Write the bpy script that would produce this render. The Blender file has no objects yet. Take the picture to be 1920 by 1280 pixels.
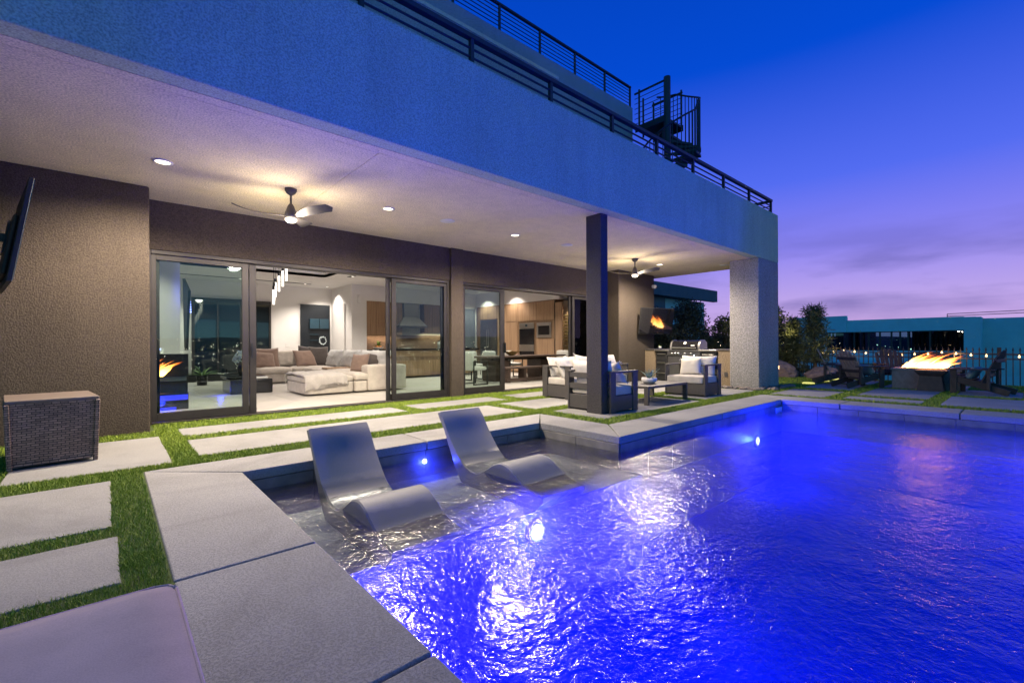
import bpy, bmesh, math, random
import numpy as np
from mathutils import Vector, Matrix
random.seed(7)
RNG = np.random.default_rng(7)
R = math.radians
SC = bpy.context.scene
COL = SC.collection

# ------------------------------------------------------------------ camera
cam = bpy.data.cameras.new('camera')
cam.sensor_width = 36.0
cam.lens = 856.0 / 1920.0 * 36.0
cam.shift_y = 5.5 / 1920.0
cam.clip_start = 0.05
cam.clip_end = 20000
camo = bpy.data.objects.new('camera', cam)
COL.objects.link(camo)
camo.location = (0, 0, 1.12)
YAW = R(48.58 - 90)            # optical axis 48.58 deg away from +X towards +Y
camo.rotation_euler = (Matrix.Rotation(YAW, 4, 'Z') @ Matrix.Rotation(R(90), 4, 'X') @ Matrix.Rotation(R(-0.26), 4, 'Z')).to_euler()
SC.camera = camo

# ------------------------------------------------------------------ view + cycles
SC.view_settings.view_transform = 'Standard'
SC.view_settings.look = 'None'
SC.view_settings.exposure = 0.0
SC.view_settings.gamma = 1.0
try:
    cy = SC.cycles
    cy.use_denoising = True
    cy.max_bounces = 8
    cy.diffuse_bounces = 3
    cy.glossy_bounces = 4
    cy.transmission_bounces = 6
    cy.transparent_max_bounces = 16
    cy.caustics_reflective = False
    cy.caustics_refractive = False
    cy.sample_clamp_indirect = 2.5
    cy.blur_glossy = 1.0
except Exception:
    pass

# ------------------------------------------------------------------ dusk sky
W = bpy.data.worlds.new('World')
SC.world = W
W.use_nodes = True
wt = W.node_tree
wt.nodes.clear()
wo = wt.nodes.new('ShaderNodeOutputWorld')
bg = wt.nodes.new('ShaderNodeBackground')
wt.links.new(bg.outputs[0], wo.inputs[0])
tc = wt.nodes.new('ShaderNodeTexCoord')
sep = wt.nodes.new('ShaderNodeSeparateXYZ')
wt.links.new(tc.outputs['Generated'], sep.inputs[0])
ramp = wt.nodes.new('ShaderNodeValToRGB')
cr = ramp.color_ramp
stops = [(0.0, (.012, .02, .05, 1)), (.495, (.03, .05, .12, 1)), (.503, (.62, .41, .76, 1)), (.54, (.50, .37, .82, 1)),
         (.585, (.27, .24, .88, 1)), (.645, (.085, .15, .88, 1)), (.74, (.0, .07, .66, 1)), (.85, (.0, .05, .48, 1)), (1.0, (.0, .05, .38, 1))]
cr.elements[0].position = stops[0][0]; cr.elements[0].color = stops[0][1]
cr.elements[1].position = stops[-1][0]; cr.elements[1].color = stops[-1][1]
for p, c in stops[1:-1]:
    e = cr.elements.new(p); e.color = c
mr = wt.nodes.new('ShaderNodeMapRange')
mr.inputs[1].default_value = -1; mr.inputs[2].default_value = 1
wt.links.new(sep.outputs[2], mr.inputs[0])
wt.links.new(mr.outputs[0], ramp.inputs[0])
# low bands of dusk cloud all round the horizon
mp = wt.nodes.new('ShaderNodeMapping'); mp.inputs['Scale'].default_value = (2.2, 2.2, 11)
wt.links.new(tc.outputs['Generated'], mp.inputs[0])
cn = wt.nodes.new('ShaderNodeTexNoise'); cn.inputs['Scale'].default_value = 1.7; cn.inputs['Detail'].default_value = 5
wt.links.new(mp.outputs[0], cn.inputs['Vector'])
cramp = wt.nodes.new('ShaderNodeValToRGB')
cramp.color_ramp.elements[0].position = .50; cramp.color_ramp.elements[0].color = (0, 0, 0, 1)
cramp.color_ramp.elements[1].position = .68; cramp.color_ramp.elements[1].color = (1, 1, 1, 1)
wt.links.new(cn.outputs[0], cramp.inputs[0])
band = wt.nodes.new('ShaderNodeValToRGB')
b = band.color_ramp
b.elements[0].position = .505; b.elements[0].color = (0, 0, 0, 1)
b.elements[1].position = .535; b.elements[1].color = (1, 1, 1, 1)
e = b.elements.new(.57); e.color = (.8, .8, .8, 1)
e = b.elements.new(.62); e.color = (0, 0, 0, 1)
wt.links.new(mr.outputs[0], band.inputs[0])
mul = wt.nodes.new('ShaderNodeMath'); mul.operation = 'MULTIPLY'
wt.links.new(cramp.outputs[0], mul.inputs[0]); wt.links.new(band.outputs[0], mul.inputs[1])
mul2 = wt.nodes.new('ShaderNodeMath'); mul2.operation = 'MULTIPLY'; mul2.inputs[1].default_value = .55
wt.links.new(mul.outputs[0], mul2.inputs[0])
# the side away from the sunset is plain teal blue
ramp2 = wt.nodes.new('ShaderNodeValToRGB'); c2 = ramp2.color_ramp
c2.elements[0].position = 0; c2.elements[0].color = (.012, .02, .05, 1)
c2.elements[1].position = 1; c2.elements[1].color = (.0, .055, .38, 1)
for p, c in [(.495, (.03, .06, .10, 1)), (.503, (.20, .52, .60, 1)), (.56, (.12, .48, .70, 1)), (.66, (.04, .33, .68, 1)), (.78, (.0, .14, .55, 1))]:
    c2.elements.new(p).color = c
wt.links.new(mr.outputs[0], ramp2.inputs[0])
dt = wt.nodes.new('ShaderNodeVectorMath'); dt.operation = 'DOT_PRODUCT'; dt.inputs[1].default_value = (.88, .47, 0)
wt.links.new(tc.outputs['Generated'], dt.inputs[0])
mr2 = wt.nodes.new('ShaderNodeMapRange'); mr2.interpolation_type = 'SMOOTHSTEP'
mr2.inputs[1].default_value = -.55; mr2.inputs[2].default_value = .55
wt.links.new(dt.outputs['Value'], mr2.inputs[0])
mixa = wt.nodes.new('ShaderNodeMixRGB')
wt.links.new(mr2.outputs[0], mixa.inputs[0]); wt.links.new(ramp2.outputs[0], mixa.inputs[1]); wt.links.new(ramp.outputs[0], mixa.inputs[2])
mixc = wt.nodes.new('ShaderNodeMixRGB'); mixc.inputs[2].default_value = (.075, .08, .33, 1)
wt.links.new(mul2.outputs[0], mixc.inputs[0]); wt.links.new(mixa.outputs[0], mixc.inputs[1])
# the physical twilight (sun below the horizon) adds a little on top
nis = wt.nodes.new('ShaderNodeTexSky'); nis.sky_type = 'NISHITA'; nis.sun_disc = False
nis.sun_elevation = R(-3); nis.sun_rotation = R(60)
nsc = wt.nodes.new('ShaderNodeMixRGB'); nsc.blend_type = 'ADD'; nsc.inputs[0].default_value = .015
wt.links.new(mixc.outputs[0], nsc.inputs[1]); wt.links.new(nis.outputs[0], nsc.inputs[2])
wt.links.new(nsc.outputs[0], bg.inputs[0])
bg.inputs[1].default_value = 1.0

# ------------------------------------------------------------------ helpers: meshes
class MB:
    def __init__(s): s.v = []; s.f = []
    def add(s, vs, fs):
        o = len(s.v); s.v += [tuple(p) for p in vs]; s.f += [tuple(i + o for i in q) for q in fs]; return s
    def box(s, x0, x1, y0, y1, z0, z1):
        return s.add([(x0, y0, z0), (x1, y0, z0), (x1, y1, z0), (x0, y1, z0), (x0, y0, z1), (x1, y0, z1), (x1, y1, z1), (x0, y1, z1)],
                     [(3, 2, 1, 0), (4, 5, 6, 7), (0, 1, 5, 4), (1, 2, 6, 5), (2, 3, 7, 6), (3, 0, 4, 7)])
    def bar(s, p, q, w, h, up=(0, 0, 1)):
        p = Vector(p); q = Vector(q); d = (q - p).normalized(); up = Vector(up)
        if abs(d.dot(up)) > .98: up = Vector((0, 1, 0))
        a = d.cross(up).normalized() * (w / 2); b_ = a.cross(d).normalized() * (h / 2)
        vs = [p - a - b_, p + a - b_, p + a + b_, p - a + b_, q - a - b_, q + a - b_, q + a + b_, q - a + b_]
        return s.add(vs, [(3, 2, 1, 0), (4, 5, 6, 7), (0, 1, 5, 4), (1, 2, 6, 5), (2, 3, 7, 6), (3, 0, 4, 7)])
    def tube(s, p, q, r, n=8, r2=None):
        p = Vector(p); q = Vector(q); d = (q - p).normalized(); up = Vector((0, 0, 1)) if abs(d.z) < .9 else Vector((1, 0, 0))
        a = d.cross(up).normalized(); b_ = d.cross(a); r2 = r if r2 is None else r2
        vs = [p + (a * math.cos(t) + b_ * math.sin(t)) * r for t in [2 * math.pi * k / n for k in range(n)]]
        vs += [q + (a * math.cos(t) + b_ * math.sin(t)) * r2 for t in [2 * math.pi * k / n for k in range(n)]]
        fs = [(k, k + n, (k + 1) % n + n, (k + 1) % n) for k in range(n)] + [tuple(range(n)), tuple(range(2 * n - 1, n - 1, -1))]
        return s.add(vs, fs)
    def path(s, pts, r, n=6):
        for a, b_ in zip(pts[:-1], pts[1:]): s.tube(a, b_, r, n)
        return s
    def lathe(s, prof, n=20, c=(0, 0, 0), caps=True):
        vs = []; m = len(prof)
        for k in range(n):
            t = 2 * math.pi * k / n
            vs += [(c[0] + r * math.cos(t), c[1] + r * math.sin(t), c[2] + z) for r, z in prof]
        fs = []
        for k in range(n):
            k2 = (k + 1) % n
            for j in range(m - 1): fs.append((k * m + j, k2 * m + j, k2 * m + j + 1, k * m + j + 1))
        if caps: fs.append(tuple(k * m for k in range(n - 1, -1, -1))); fs.append(tuple(k * m + m - 1 for k in range(n)))
        return s.add(vs, fs)
    def prism(s, poly, z0, z1):
        n = len(poly)
        a = sum(poly[i][0] * poly[(i + 1) % n][1] - poly[(i + 1) % n][0] * poly[i][1] for i in range(n))
        if a < 0: poly = poly[::-1]
        vs = [(x, y, z0) for x, y in poly] + [(x, y, z1) for x, y in poly]
        fs = [tuple(range(n - 1, -1, -1)), tuple(range(n, 2 * n))] + [(i, (i + 1) % n, (i + 1) % n + n, i + n) for i in range(n)]
        return s.add(vs, fs)
    def extrude_x(s, prof, x0, x1):          # closed profile of (y, z)
        n = len(prof)
        vs = [(x0, y, z) for y, z in prof] + [(x1, y, z) for y, z in prof]
        fs = [tuple(range(n)), tuple(range(2 * n - 1, n - 1, -1))] + [(i + n, (i + 1) % n + n, (i + 1) % n, i) for i in range(n)]
        return s.add(vs, fs)
    def ico(s, c, r, sub=1, sq=(1, 1, 1)):
        bm = bmesh.new(); bmesh.ops.create_icosphere(bm, subdivisions=sub, radius=1)
        vs = [(c[0] + v.co.x * r * sq[0], c[1] + v.co.y * r * sq[1], c[2] + v.co.z * r * sq[2]) for v in bm.verts]
        bm.verts.index_update()
        fs = [tuple(v.index for v in f.verts) for f in bm.faces]; bm.free()
        return s.add(vs, fs)
    def mesh(s, name, smooth=False):
        me = bpy.data.meshes.new(name); me.from_pydata(s.v, [], s.f); me.update()
        if smooth: me.polygons.foreach_set('use_smooth', [True] * len(me.polygons))
        return me
    def build(s, name, m, parent=None, bevel=0, seg=2, smooth=False, loc=None, rotz=0):
        me = s.mesh(name, smooth); me.materials.append(m)
        o = bpy.data.objects.new(name, me); COL.objects.link(o)
        if parent is not None: o.parent = parent
        if loc is not None: o.location = loc
        if rotz: o.rotation_euler = (0, 0, rotz)
        if bevel:
            bv = o.modifiers.new('Bevel', 'BEVEL'); bv.width = bevel; bv.segments = seg; bv.limit_method = 'ANGLE'; bv.angle_limit = R(40)
            if seg > 1: me.polygons.foreach_set('use_smooth', [True] * len(me.polygons)); bv.harden_normals = True
        return o

def B(x0, x1, y0, y1, z0, z1): return MB().box(x0, x1, y0, y1, z0, z1)
def tag(o, label, cat, group=None):
    o['label'] = label; o['category'] = cat
    if group: o['group'] = group
    return o
def thing(name, label, cat, loc=(0, 0, 0), rotz=0, group=None):
    o = bpy.data.objects.new(name, None); COL.objects.link(o)
    o.location = loc; o.rotation_euler = (0, 0, rotz); o.empty_display_size = .1
    return tag(o, label, cat, group)
def struct(name):
    o = bpy.data.objects.new(name, None); COL.objects.link(o); o['kind'] = 'structure'; return o
def copy_tree(o, parent=None):
    c = o.copy(); COL.objects.link(c)
    if parent is not None: c.parent = parent
    for ch in list(o.children): copy_tree(ch, c)
    return c
def clone(o, loc, rotz=None, label=None):
    c = copy_tree(o); c.location = loc
    if rotz is not None: c.rotation_euler = (0, 0, rotz)
    if label: c['label'] = label
    return c
def share(name, o, parent, loc, rotz=0, scale=None):
    c = bpy.data.objects.new(name, o.data); COL.objects.link(c); c.parent = parent; c.location = loc
    c.rotation_euler = (0, 0, rotz)
    if scale: c.scale = scale
    for md in o.modifiers:
        if md.type == 'BEVEL':
            n = c.modifiers.new('Bevel', 'BEVEL'); n.width = md.width; n.segments = md.segments; n.limit_method = 'ANGLE'; n.angle_limit = md.angle_limit; n.harden_normals = md.harden_normals
    return c

# ------------------------------------------------------------------ helpers: materials
class Mat:
    def __init__(s, name, col=(.5, .5, .5), rough=.6, metal=0, spec=None):
        s.m = bpy.data.materials.new(name); s.m.use_nodes = True
        s.t = s.m.node_tree; s.b = s.t.nodes['Principled BSDF']; s.out = s.t.nodes['Material Output']
        s.b.inputs['Base Color'].default_value = (*col, 1); s.b.inputs['Roughness'].default_value = rough
        s.b.inputs['Metallic'].default_value = metal
        if spec is not None: s.b.inputs['Specular IOR Level'].default_value = spec
        s.tc = s.n('ShaderNodeTexCoord')
    def n(s, t, **k):
        x = s.t.nodes.new(t)
        for a, v in k.items(): setattr(x, a, v)
        return x
    def l(s, a, b_): s.t.links.new(a, b_)
    def coord(s, scale=(1, 1, 1), world=False):
        mp_ = s.n('ShaderNodeMapping'); mp_.inputs['Scale'].default_value = scale
        s.l(s.n('ShaderNodeNewGeometry').outputs['Position'] if world else s.tc.outputs['Object'], mp_.inputs[0]); return mp_.outputs[0]
    def noise(s, scale, detail=3, rough=.5, stretch=(1, 1, 1), world=False, dist=0):
        x = s.n('ShaderNodeTexNoise'); x.inputs['Scale'].default_value = scale; x.inputs['Detail'].default_value = detail
        x.inputs['Roughness'].default_value = rough; x.inputs['Distortion'].default_value = dist
        s.l(s.coord(stretch, world), x.inputs['Vector']); return x.outputs[0]
    def ramp(s, fac, stops_):
        r = s.n('ShaderNodeValToRGB'); c = r.color_ramp
        c.elements[0].position = stops_[0][0]; c.elements[1].position = stops_[-1][0]
        def cc(v): return (v, v, v, 1) if isinstance(v, (int, float)) else (*v, 1)
        c.elements[0].color = cc(stops_[0][1]); c.elements[1].color = cc(stops_[-1][1])
        for p, v in stops_[1:-1]: c.elements.new(p).color = cc(v)
        s.l(fac, r.inputs[0]); return r.outputs[0]
    def mix(s, a, b_, fac, mode='MIX'):
        x = s.n('ShaderNodeMixRGB'); x.blend_type = mode
        for i, v in ((1, a), (2, b_)):
            if isinstance(v, tuple): x.inputs[i].default_value = (*v, 1)
            else: s.l(v, x.inputs[i])
        if isinstance(fac, (int, float)): x.inputs[0].default_value = fac
        else: s.l(fac, x.inputs[0])
        return x.outputs[0]
    def math(s, a, b_, op='MULTIPLY'):
        x = s.n('ShaderNodeMath'); x.operation = op
        for i, v in ((0, a), (1, b_)):
            if isinstance(v, (int, float)): x.inputs[i].default_value = v
            else: s.l(v, x.inputs[i])
        return x.outputs[0]
    def color(s, c): s.l(c, s.b.inputs['Base Color']); return s
    def rough(s, c): s.l(c, s.b.inputs['Roughness']); return s
    def bump(s, h, strength=.5, dist=.01):
        x = s.n('ShaderNodeBump'); x.inputs['Strength'].default_value = strength; x.inputs['Distance'].default_value = dist
        s.l(h, x.inputs['Height']); s.l(x.outputs[0], s.b.inputs['Normal']); return s
    def emit(s, col, st):
        s.b.inputs['Emission Color'].default_value = (*col, 1); s.b.inputs['Emission Strength'].default_value = st; return s

def stucco(name, col, sc=55, st=.8, dist=.012, var=.07):
    a = Mat(name, col, .9, spec=.2)
    n1 = a.noise(sc, 4, .6, world=True); n2 = a.noise(.9, 3, world=True)
    c2 = tuple(x * (1 - var) for x in col); c3 = tuple(min(1, x * (1 + var)) for x in col)
    base = a.ramp(n2, [(.3, c2), (.7, c3)])
    fleck = a.ramp(n1, [(.36, .62), (.6, 1.05)])
    drip = a.noise(1, 5, .65, (5, 5, .35), world=True)       # faint weathering streaks
    base = a.mix(base, a.ramp(drip, [(.36, .90), (.58, 1.0)]), .8, 'MULTIPLY')
    a.color(a.mix(base, fleck, 1.0, 'MULTIPLY')); a.bump(n1, st, dist); return a.m

M = {}
M['stucco_white'] = stucco('white stucco', (.50, .62, .42), 66, .65, .012)
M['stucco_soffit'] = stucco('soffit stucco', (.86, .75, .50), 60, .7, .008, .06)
M['stucco_brown'] = stucco('brown stucco', (.088, .071, .056), 62, .8, .014)
M['stucco_dark'] = stucco('dark stucco', (.075, .07, .075), 50, .9, .012)
M['stucco_upper'] = stucco('upper stucco', (.40, .43, .41), 42, .6, .01)
M['stucco_pillar'] = stucco('pillar stucco', (.38, .37, .36), 34, 1.0, .018)
M['stucco_counter'] = stucco('counter stucco', (.29, .225, .155), 42, .8, .012)

def concrete(name, col, pit=.55, sc=42):
    a = Mat(name, col, .75, spec=.3)
    n1 = a.noise(sc, 5, .62, world=True, dist=.6); n2 = a.noise(1.1, 4, world=True); n3 = a.noise(170, 2, world=True)
    salt = a.ramp(n1, [(.44, pit), (.52, 1.0)])
    base = a.ramp(n2, [(.25, tuple(x * .82 for x in col)), (.75, tuple(min(1, x * 1.12) for x in col))])
    c = a.mix(base, salt, 1.0, 'MULTIPLY'); c = a.mix(c, a.ramp(n3, [(.3, .8), (.7, 1.08)]), .6, 'MULTIPLY')
    oi = a.n('ShaderNodeObjectInfo')
    c = a.mix(c, a.ramp(oi.outputs['Random'], [(0, .88), (1, 1.06)]), 1.0, 'MULTIPLY')
    st = a.noise(.7, 6, .7, world=True, dist=1.2)          # old water marks
    c = a.mix(c, a.ramp(st, [(.36, .78), (.50, 1.0)]), .8, 'MULTIPLY')
    a.color(c); a.bump(a.ramp(n1, [(.42, 0), (.53, 1)]), .45, .004); return a.m
M['concrete'] = concrete('salt finish concrete', (.33, .33, .33), .88, 95)
M['coping'] = concrete('coping concrete', (.35, .35, .355), .78, 90)
M['concrete_edge'] = concrete('fire pit concrete', (.42, .33, .29), .85, 10)

def plain(key, col, rough=.6, metal=0, spec=None, nscale=None, namp=.12, bump=0, bdist=.003):
    a = Mat(key.replace('_', ' '), col, rough, metal, spec)
    if nscale:
        n = a.noise(nscale, 4)
        a.color(a.ramp(n, [(.3, tuple(x * (1 - namp) for x in col)), (.7, tuple(min(1, x * (1 + namp)) for x in col))]))
        if bump: a.bump(n, bump, bdist)
    M[key] = a.m; return a
plain('bronze_frame', (.035, .031, .030), .45, .3, nscale=8)
plain('black_metal', (.018, .02, .022), .45, .4, nscale=20)
plain('rail_metal', (.03, .035, .04), .5, .3, nscale=15)
plain('grey_frame', (.065, .06, .06), .55, 0, nscale=30)
plain('steel', (.55, .54, .52), .28, .95, nscale=3, namp=.06)
plain('dark_steel', (.22, .22, .23), .3, .9, nscale=3)
a = Mat('lounger plastic', (.225, .235, .255), .45)
_n = a.noise(130, 3); _g = a.n('ShaderNodeNewGeometry'); _s = a.n('ShaderNodeSeparateXYZ'); a.l(_g.outputs['Position'], _s.inputs[0])
_w = a.math(a.math(a.noise(7, 3, world=True), .07), _s.outputs[2], 'SUBTRACT')          # a wavy waterline, wet just above the water
_wet = a.ramp(_w, [(.02, 0), (.12, 0), (.16, 1)])
a.color(a.mix(a.ramp(_n, [(.3, (.165, .175, .195)), (.7, (.205, .215, .235))]), (.125, .135, .15), _wet)); a.rough(a.ramp(_wet, [(0, .55), (1, .3)])); a.bump(_n, .12, .002); M['lounger_plastic'] = a.m
plain('white_paint', (.74, .72, .70), .7, nscale=2, namp=.03)
plain('ceiling_paint', (.76, .75, .74), .8, nscale=2, namp=.03)
plain('grey_door', (.16, .18, .21), .4, nscale=3)
plain('black_gloss', (.012, .012, .014), .12)
plain('black_matte', (.02, .02, .022), .6, nscale=12)
plain('navy_dark', (.005, .009, .015), .5, nscale=3)
plain('teal_cabinet', (.018, .05, .075), .4, nscale=3)  # kept dark for the cabinet in the unlit study
plain('terrain', (.11, .09, .075), .95, nscale=.3, namp=.3)
plain('hill', (.02, .03, .035), .95, nscale=.004, namp=.3)
plain('turf_base', (.06, .095, .02), .95, nscale=30, namp=.4)
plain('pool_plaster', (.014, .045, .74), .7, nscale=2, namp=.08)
plain('shelf_plaster', (.15, .165, .20), .8, nscale=14, namp=.25)
plain('pool_tile', (.17, .165, .16), .35, nscale=5, namp=.25)
plain('white_plastic', (.75, .74, .72), .4, nscale=30, namp=.03)
plain('ceramic', (.62, .62, .64), .45, nscale=14, namp=.1, bump=.3, bdist=.01)
plain('gold', (.65, .48, .2), .3, .9, nscale=9)
plain('bottle_glass', (.02, .03, .02), .1, nscale=20)
plain('bark', (.12, .085, .06), .9, nscale=25, namp=.35, bump=.6, bdist=.01)
plain('orange_fruit', (.55, .22, .05), .5, nscale=10)
plain('house_teal', (.32, .62, .62), .9, nscale=1.2, namp=.06)
plain('house_dark', (.10, .13, .14), .9, nscale=1.2, namp=.1)
plain('curtain', (.13, .12, .12), .9, nscale=9, namp=.4)
plain('teal_pillow', (.22, .29, .28), .9, nscale=60, namp=.12)
plain('chair_brown', (.055, .04, .036), .55, nscale=9, namp=.3)
plain('chair_lit_tan', (.40, .30, .24), .6, nscale=9, namp=.2)  # lightened copy of the chair brown, warm light on the slats painted in
plain('table_wood', (.06, .038, .03), .4, nscale=6, namp=.3)
plain('leather_white', (.62, .60, .55), .6, nscale=20, namp=.06)

def fabric(key, col, sc=220, wr=.3):
    a = Mat(key.replace('_', ' '), col, .95, spec=.1)
    a.b.inputs['Sheen Weight'].default_value = .25
    n1 = a.noise(sc, 2); n2 = a.noise(7, 3)
    a.color(a.mix(a.ramp(n2, [(.3, tuple(x * .88 for x in col)), (.7, tuple(min(1, x * 1.08) for x in col))]), a.ramp(n1, [(.3, .8), (.7, 1.05)]), .7, 'MULTIPLY'))
    a.bump(a.math(n1, a.math(n2, 3.0), 'ADD'), wr, .004); M[key] = a.m
fabric('cushion_grey', (.50, .47, .44)); fabric('cushion_white', (.66, .63, .60)); fabric('sofa_fabric', (.58, .52, .46))
fabric('sofa_lit_cool', (.60, .59, .58)); fabric('pillow_rust', (.30, .21, .17)); fabric('pillow_dark', (.10, .085, .08), 40)  # sofa gets a cooler copy, different light on one side painted in
fabric('fur', (.50, .46, .43), 60, .9); fabric('daybed_fabric', (.52, .40, .385), 260, .12); fabric('piping', (.42, .32, .34), 200)

def stripes_fabric():
    a = Mat('striped throw pillow', (.6, .56, .5), .95)
    s_ = a.n('ShaderNodeSeparateXYZ'); a.l(a.tc.outputs['Object'], s_.inputs[0])
    m_ = a.math(s_.outputs[2], 2.4, 'MULTIPLY'); m_ = a.math(m_, .5, 'ADD')
    a.color(a.ramp(m_, [(0, (.46, .39, .34)), (.30, (.48, .40, .35)), (.34, (.66, .60, .53)), (.55, (.6, .55, .5)), (.58, (.70, .66, .60)), (1, (.66, .62, .56))]))
    a.bump(a.noise(160, 2), .4, .003); M['striped'] = a.m
stripes_fabric()

def wood(key, c1, c2, axis=2, sc=26):
    a = Mat(key.replace('_', ' '), c1, .5)
    st = [sc, sc, sc]; st[axis] = .9
    n = a.noise(1, 4, .6, tuple(st)); n2 = a.noise(1, 2, .5, tuple(x * 4 if i != axis else 2 for i, x in enumerate(st)))
    c = a.ramp(n, [(.32, c2), (.5, tuple((x + y) / 2 for x, y in zip(c1, c2))), (.68, c1)])
    a.color(a.mix(c, a.ramp(n2, [(.3, .82), (.7, 1.08)]), .7, 'MULTIPLY')); a.bump(n, .12, .002); M[key] = a.m
wood('oak', (.42, .27, .16), (.27, .165, .095)); wood('oak_dark', (.30, .19, .11), (.17, .105, .06))
wood('table_top', (.10, .062, .045), (.055, .034, .026), 0)

def tile_mat():
    a = Mat('interior porcelain', (.56, .53, .49), .35)
    a.color(a.ramp(a.noise(1.3, 5, world=True), [(.3, (.50, .47, .43)), (.7, (.60, .57, .53))])); M['floor_tile'] = a.m
tile_mat()

def wicker():
    a = Mat('dark wicker weave', (.075, .058, .058), .55)
    br = a.n('ShaderNodeTexBrick')
    br.inputs['Scale'].default_value = 1; br.inputs['Brick Width'].default_value = .055; br.inputs['Row Height'].default_value = .021
    br.inputs['Mortar Size'].default_value = .004; br.inputs['Mortar Smooth'].default_value = .6; br.inputs['Bias'].default_value = .1
    br.inputs['Color1'].default_value = (.34, .235, .18, 1); br.inputs['Color2'].default_value = (.19, .13, .10, 1); br.inputs['Mortar'].default_value = (.02, .015, .016, 1)
    sp = a.n('ShaderNodeSeparateXYZ'); a.l(a.tc.outputs['Object'], sp.inputs[0])
    cb = a.n('ShaderNodeCombineXYZ')
    a.l(a.math(sp.outputs[0], sp.outputs[1], 'ADD'), cb.inputs[0]); a.l(sp.outputs[2], cb.inputs[1]); 
    wn = a.n('ShaderNodeTexNoise'); wn.inputs['Scale'].default_value = 14; a.l(cb.outputs[0], wn.inputs['Vector'])
    wm = a.n('ShaderNodeVectorMath'); wm.operation = 'MULTIPLY_ADD'; wm.inputs[1].default_value = (.016, .016, 0); a.l(wn.outputs['Color'], wm.inputs[0]); a.l(cb.outputs[0], wm.inputs[2])
    a.l(wm.outputs[0], br.inputs['Vector'])
    w = a.n('ShaderNodeTexWave'); w.inputs['Scale'].default_value = 12; w.inputs['Distortion'].default_value = 0.5
    a.l(a.coord((1, 1, .2)), w.inputs['Vector'])
    a.color(a.mix(br.outputs['Color'], a.ramp(a.noise(5, 3), [(.3, .75), (.7, 1.2)]), .7, 'MULTIPLY'))
    a.bump(br.outputs['Fac'], -.9, .006); M['wicker'] = a.m
    b_ = Mat('wicker lid', (.15, .12, .105), .55); b_.color(b_.ramp(b_.noise(1, 3, .5, (9, 90, 90)), [(.3, (.105, .082, .072)), (.7, (.19, .15, .13))])); M['wicker_lid'] = b_.m
wicker()

def leafy(key, c1, c2, tr=.25):
    a = Mat(key.replace('_', ' '), c1, .6)
    oi = a.n('ShaderNodeAttribute'); oi.attribute_name = 'rnd'
    a.color(a.ramp(oi.outputs['Fac'], [(0, c1), (1, c2)]))
    a.b.inputs['Subsurface Weight'].default_value = 0
    M[key] = a.m
leafy('turf', (.115, .205, .012), (.37, .47, .05)); leafy('leaf_dark', (.03, .042, .02), (.10, .105, .045)); leafy('leaf_pine', (.06, .08, .025), (.16, .165, .05))
leafy('agave', (.16, .26, .22), (.30, .40, .33)); leafy('house_plant', (.05, .12, .02), (.16, .26, .05)); leafy('white_flower', (.60, .68, .70), (.75, .8, .8))

def rock(key, c1, c2, sc=6):
    a = Mat(key, c1, .9); n = a.noise(sc, 6, .65)
    a.color(a.ramp(n, [(.3, c2), (.7, c1)])); a.bump(n, .9, .03); M[key] = a.m
rock('boulder', (.34, .24, .20), (.16, .11, .10)); rock('river_rock', (.34, .29, .26), (.17, .15, .15), 14)

def emitter(key, col, st, sample=True):
    a = Mat(key.replace('_', ' '), (.02, .02, .02), .5); a.emit(col, st); M[key] = a.m
    if not sample:
        try: a.m.cycles.emission_sampling = 'NONE'
        except Exception: pass
emitter('lamp_warm', (1, .86, .66), 6, False); emitter('lamp_room', (1, .88, .74), 4, False); emitter('lamp_blue', (.25, .3, 1), 9, False)
emitter('bulb', (1, .66, .28), 5, False); emitter('pool_lamp', (.45, .55, 1.0), 12, False); emitter('city', (1, .82, .55), 34, False); emitter('ground_led', (.9, .85, .22), 1.0, False)
emitter('pendant_glow', (1, .93, .82), 3.2, False); emitter('pane_reflection_blue', (.02, .03, 1), 1.6, False); emitter('led_white', (.6, .75, 1), 8, False)

def pool_lens():
    a = [x for x in bpy.data.materials if x.name == 'pool lamp'][0]; t = a.node_tree; b_ = t.nodes['Principled BSDF']
    c = t.nodes.new('ShaderNodeTexCoord'); l_ = t.nodes.new('ShaderNodeVectorMath'); l_.operation = 'LENGTH'; t.links.new(c.outputs['Object'], l_.inputs[0])
    nz = t.nodes.new('ShaderNodeTexNoise'); nz.inputs['Scale'].default_value = 26; t.links.new(c.outputs['Object'], nz.inputs['Vector'])
    m1 = t.nodes.new('ShaderNodeMath'); m1.operation = 'MULTIPLY_ADD'; m1.inputs[1].default_value = .05; t.links.new(nz.outputs[0], m1.inputs[0]); t.links.new(l_.outputs['Value'], m1.inputs[2])
    mr_ = t.nodes.new('ShaderNodeMapRange'); mr_.inputs[1].default_value = .065; mr_.inputs[2].default_value = .115; mr_.inputs[3].default_value = 8; mr_.inputs[4].default_value = .25
    t.links.new(m1.outputs[0], mr_.inputs[0]); t.links.new(mr_.outputs[0], b_.inputs['Emission Strength'])
pool_lens()
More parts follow.
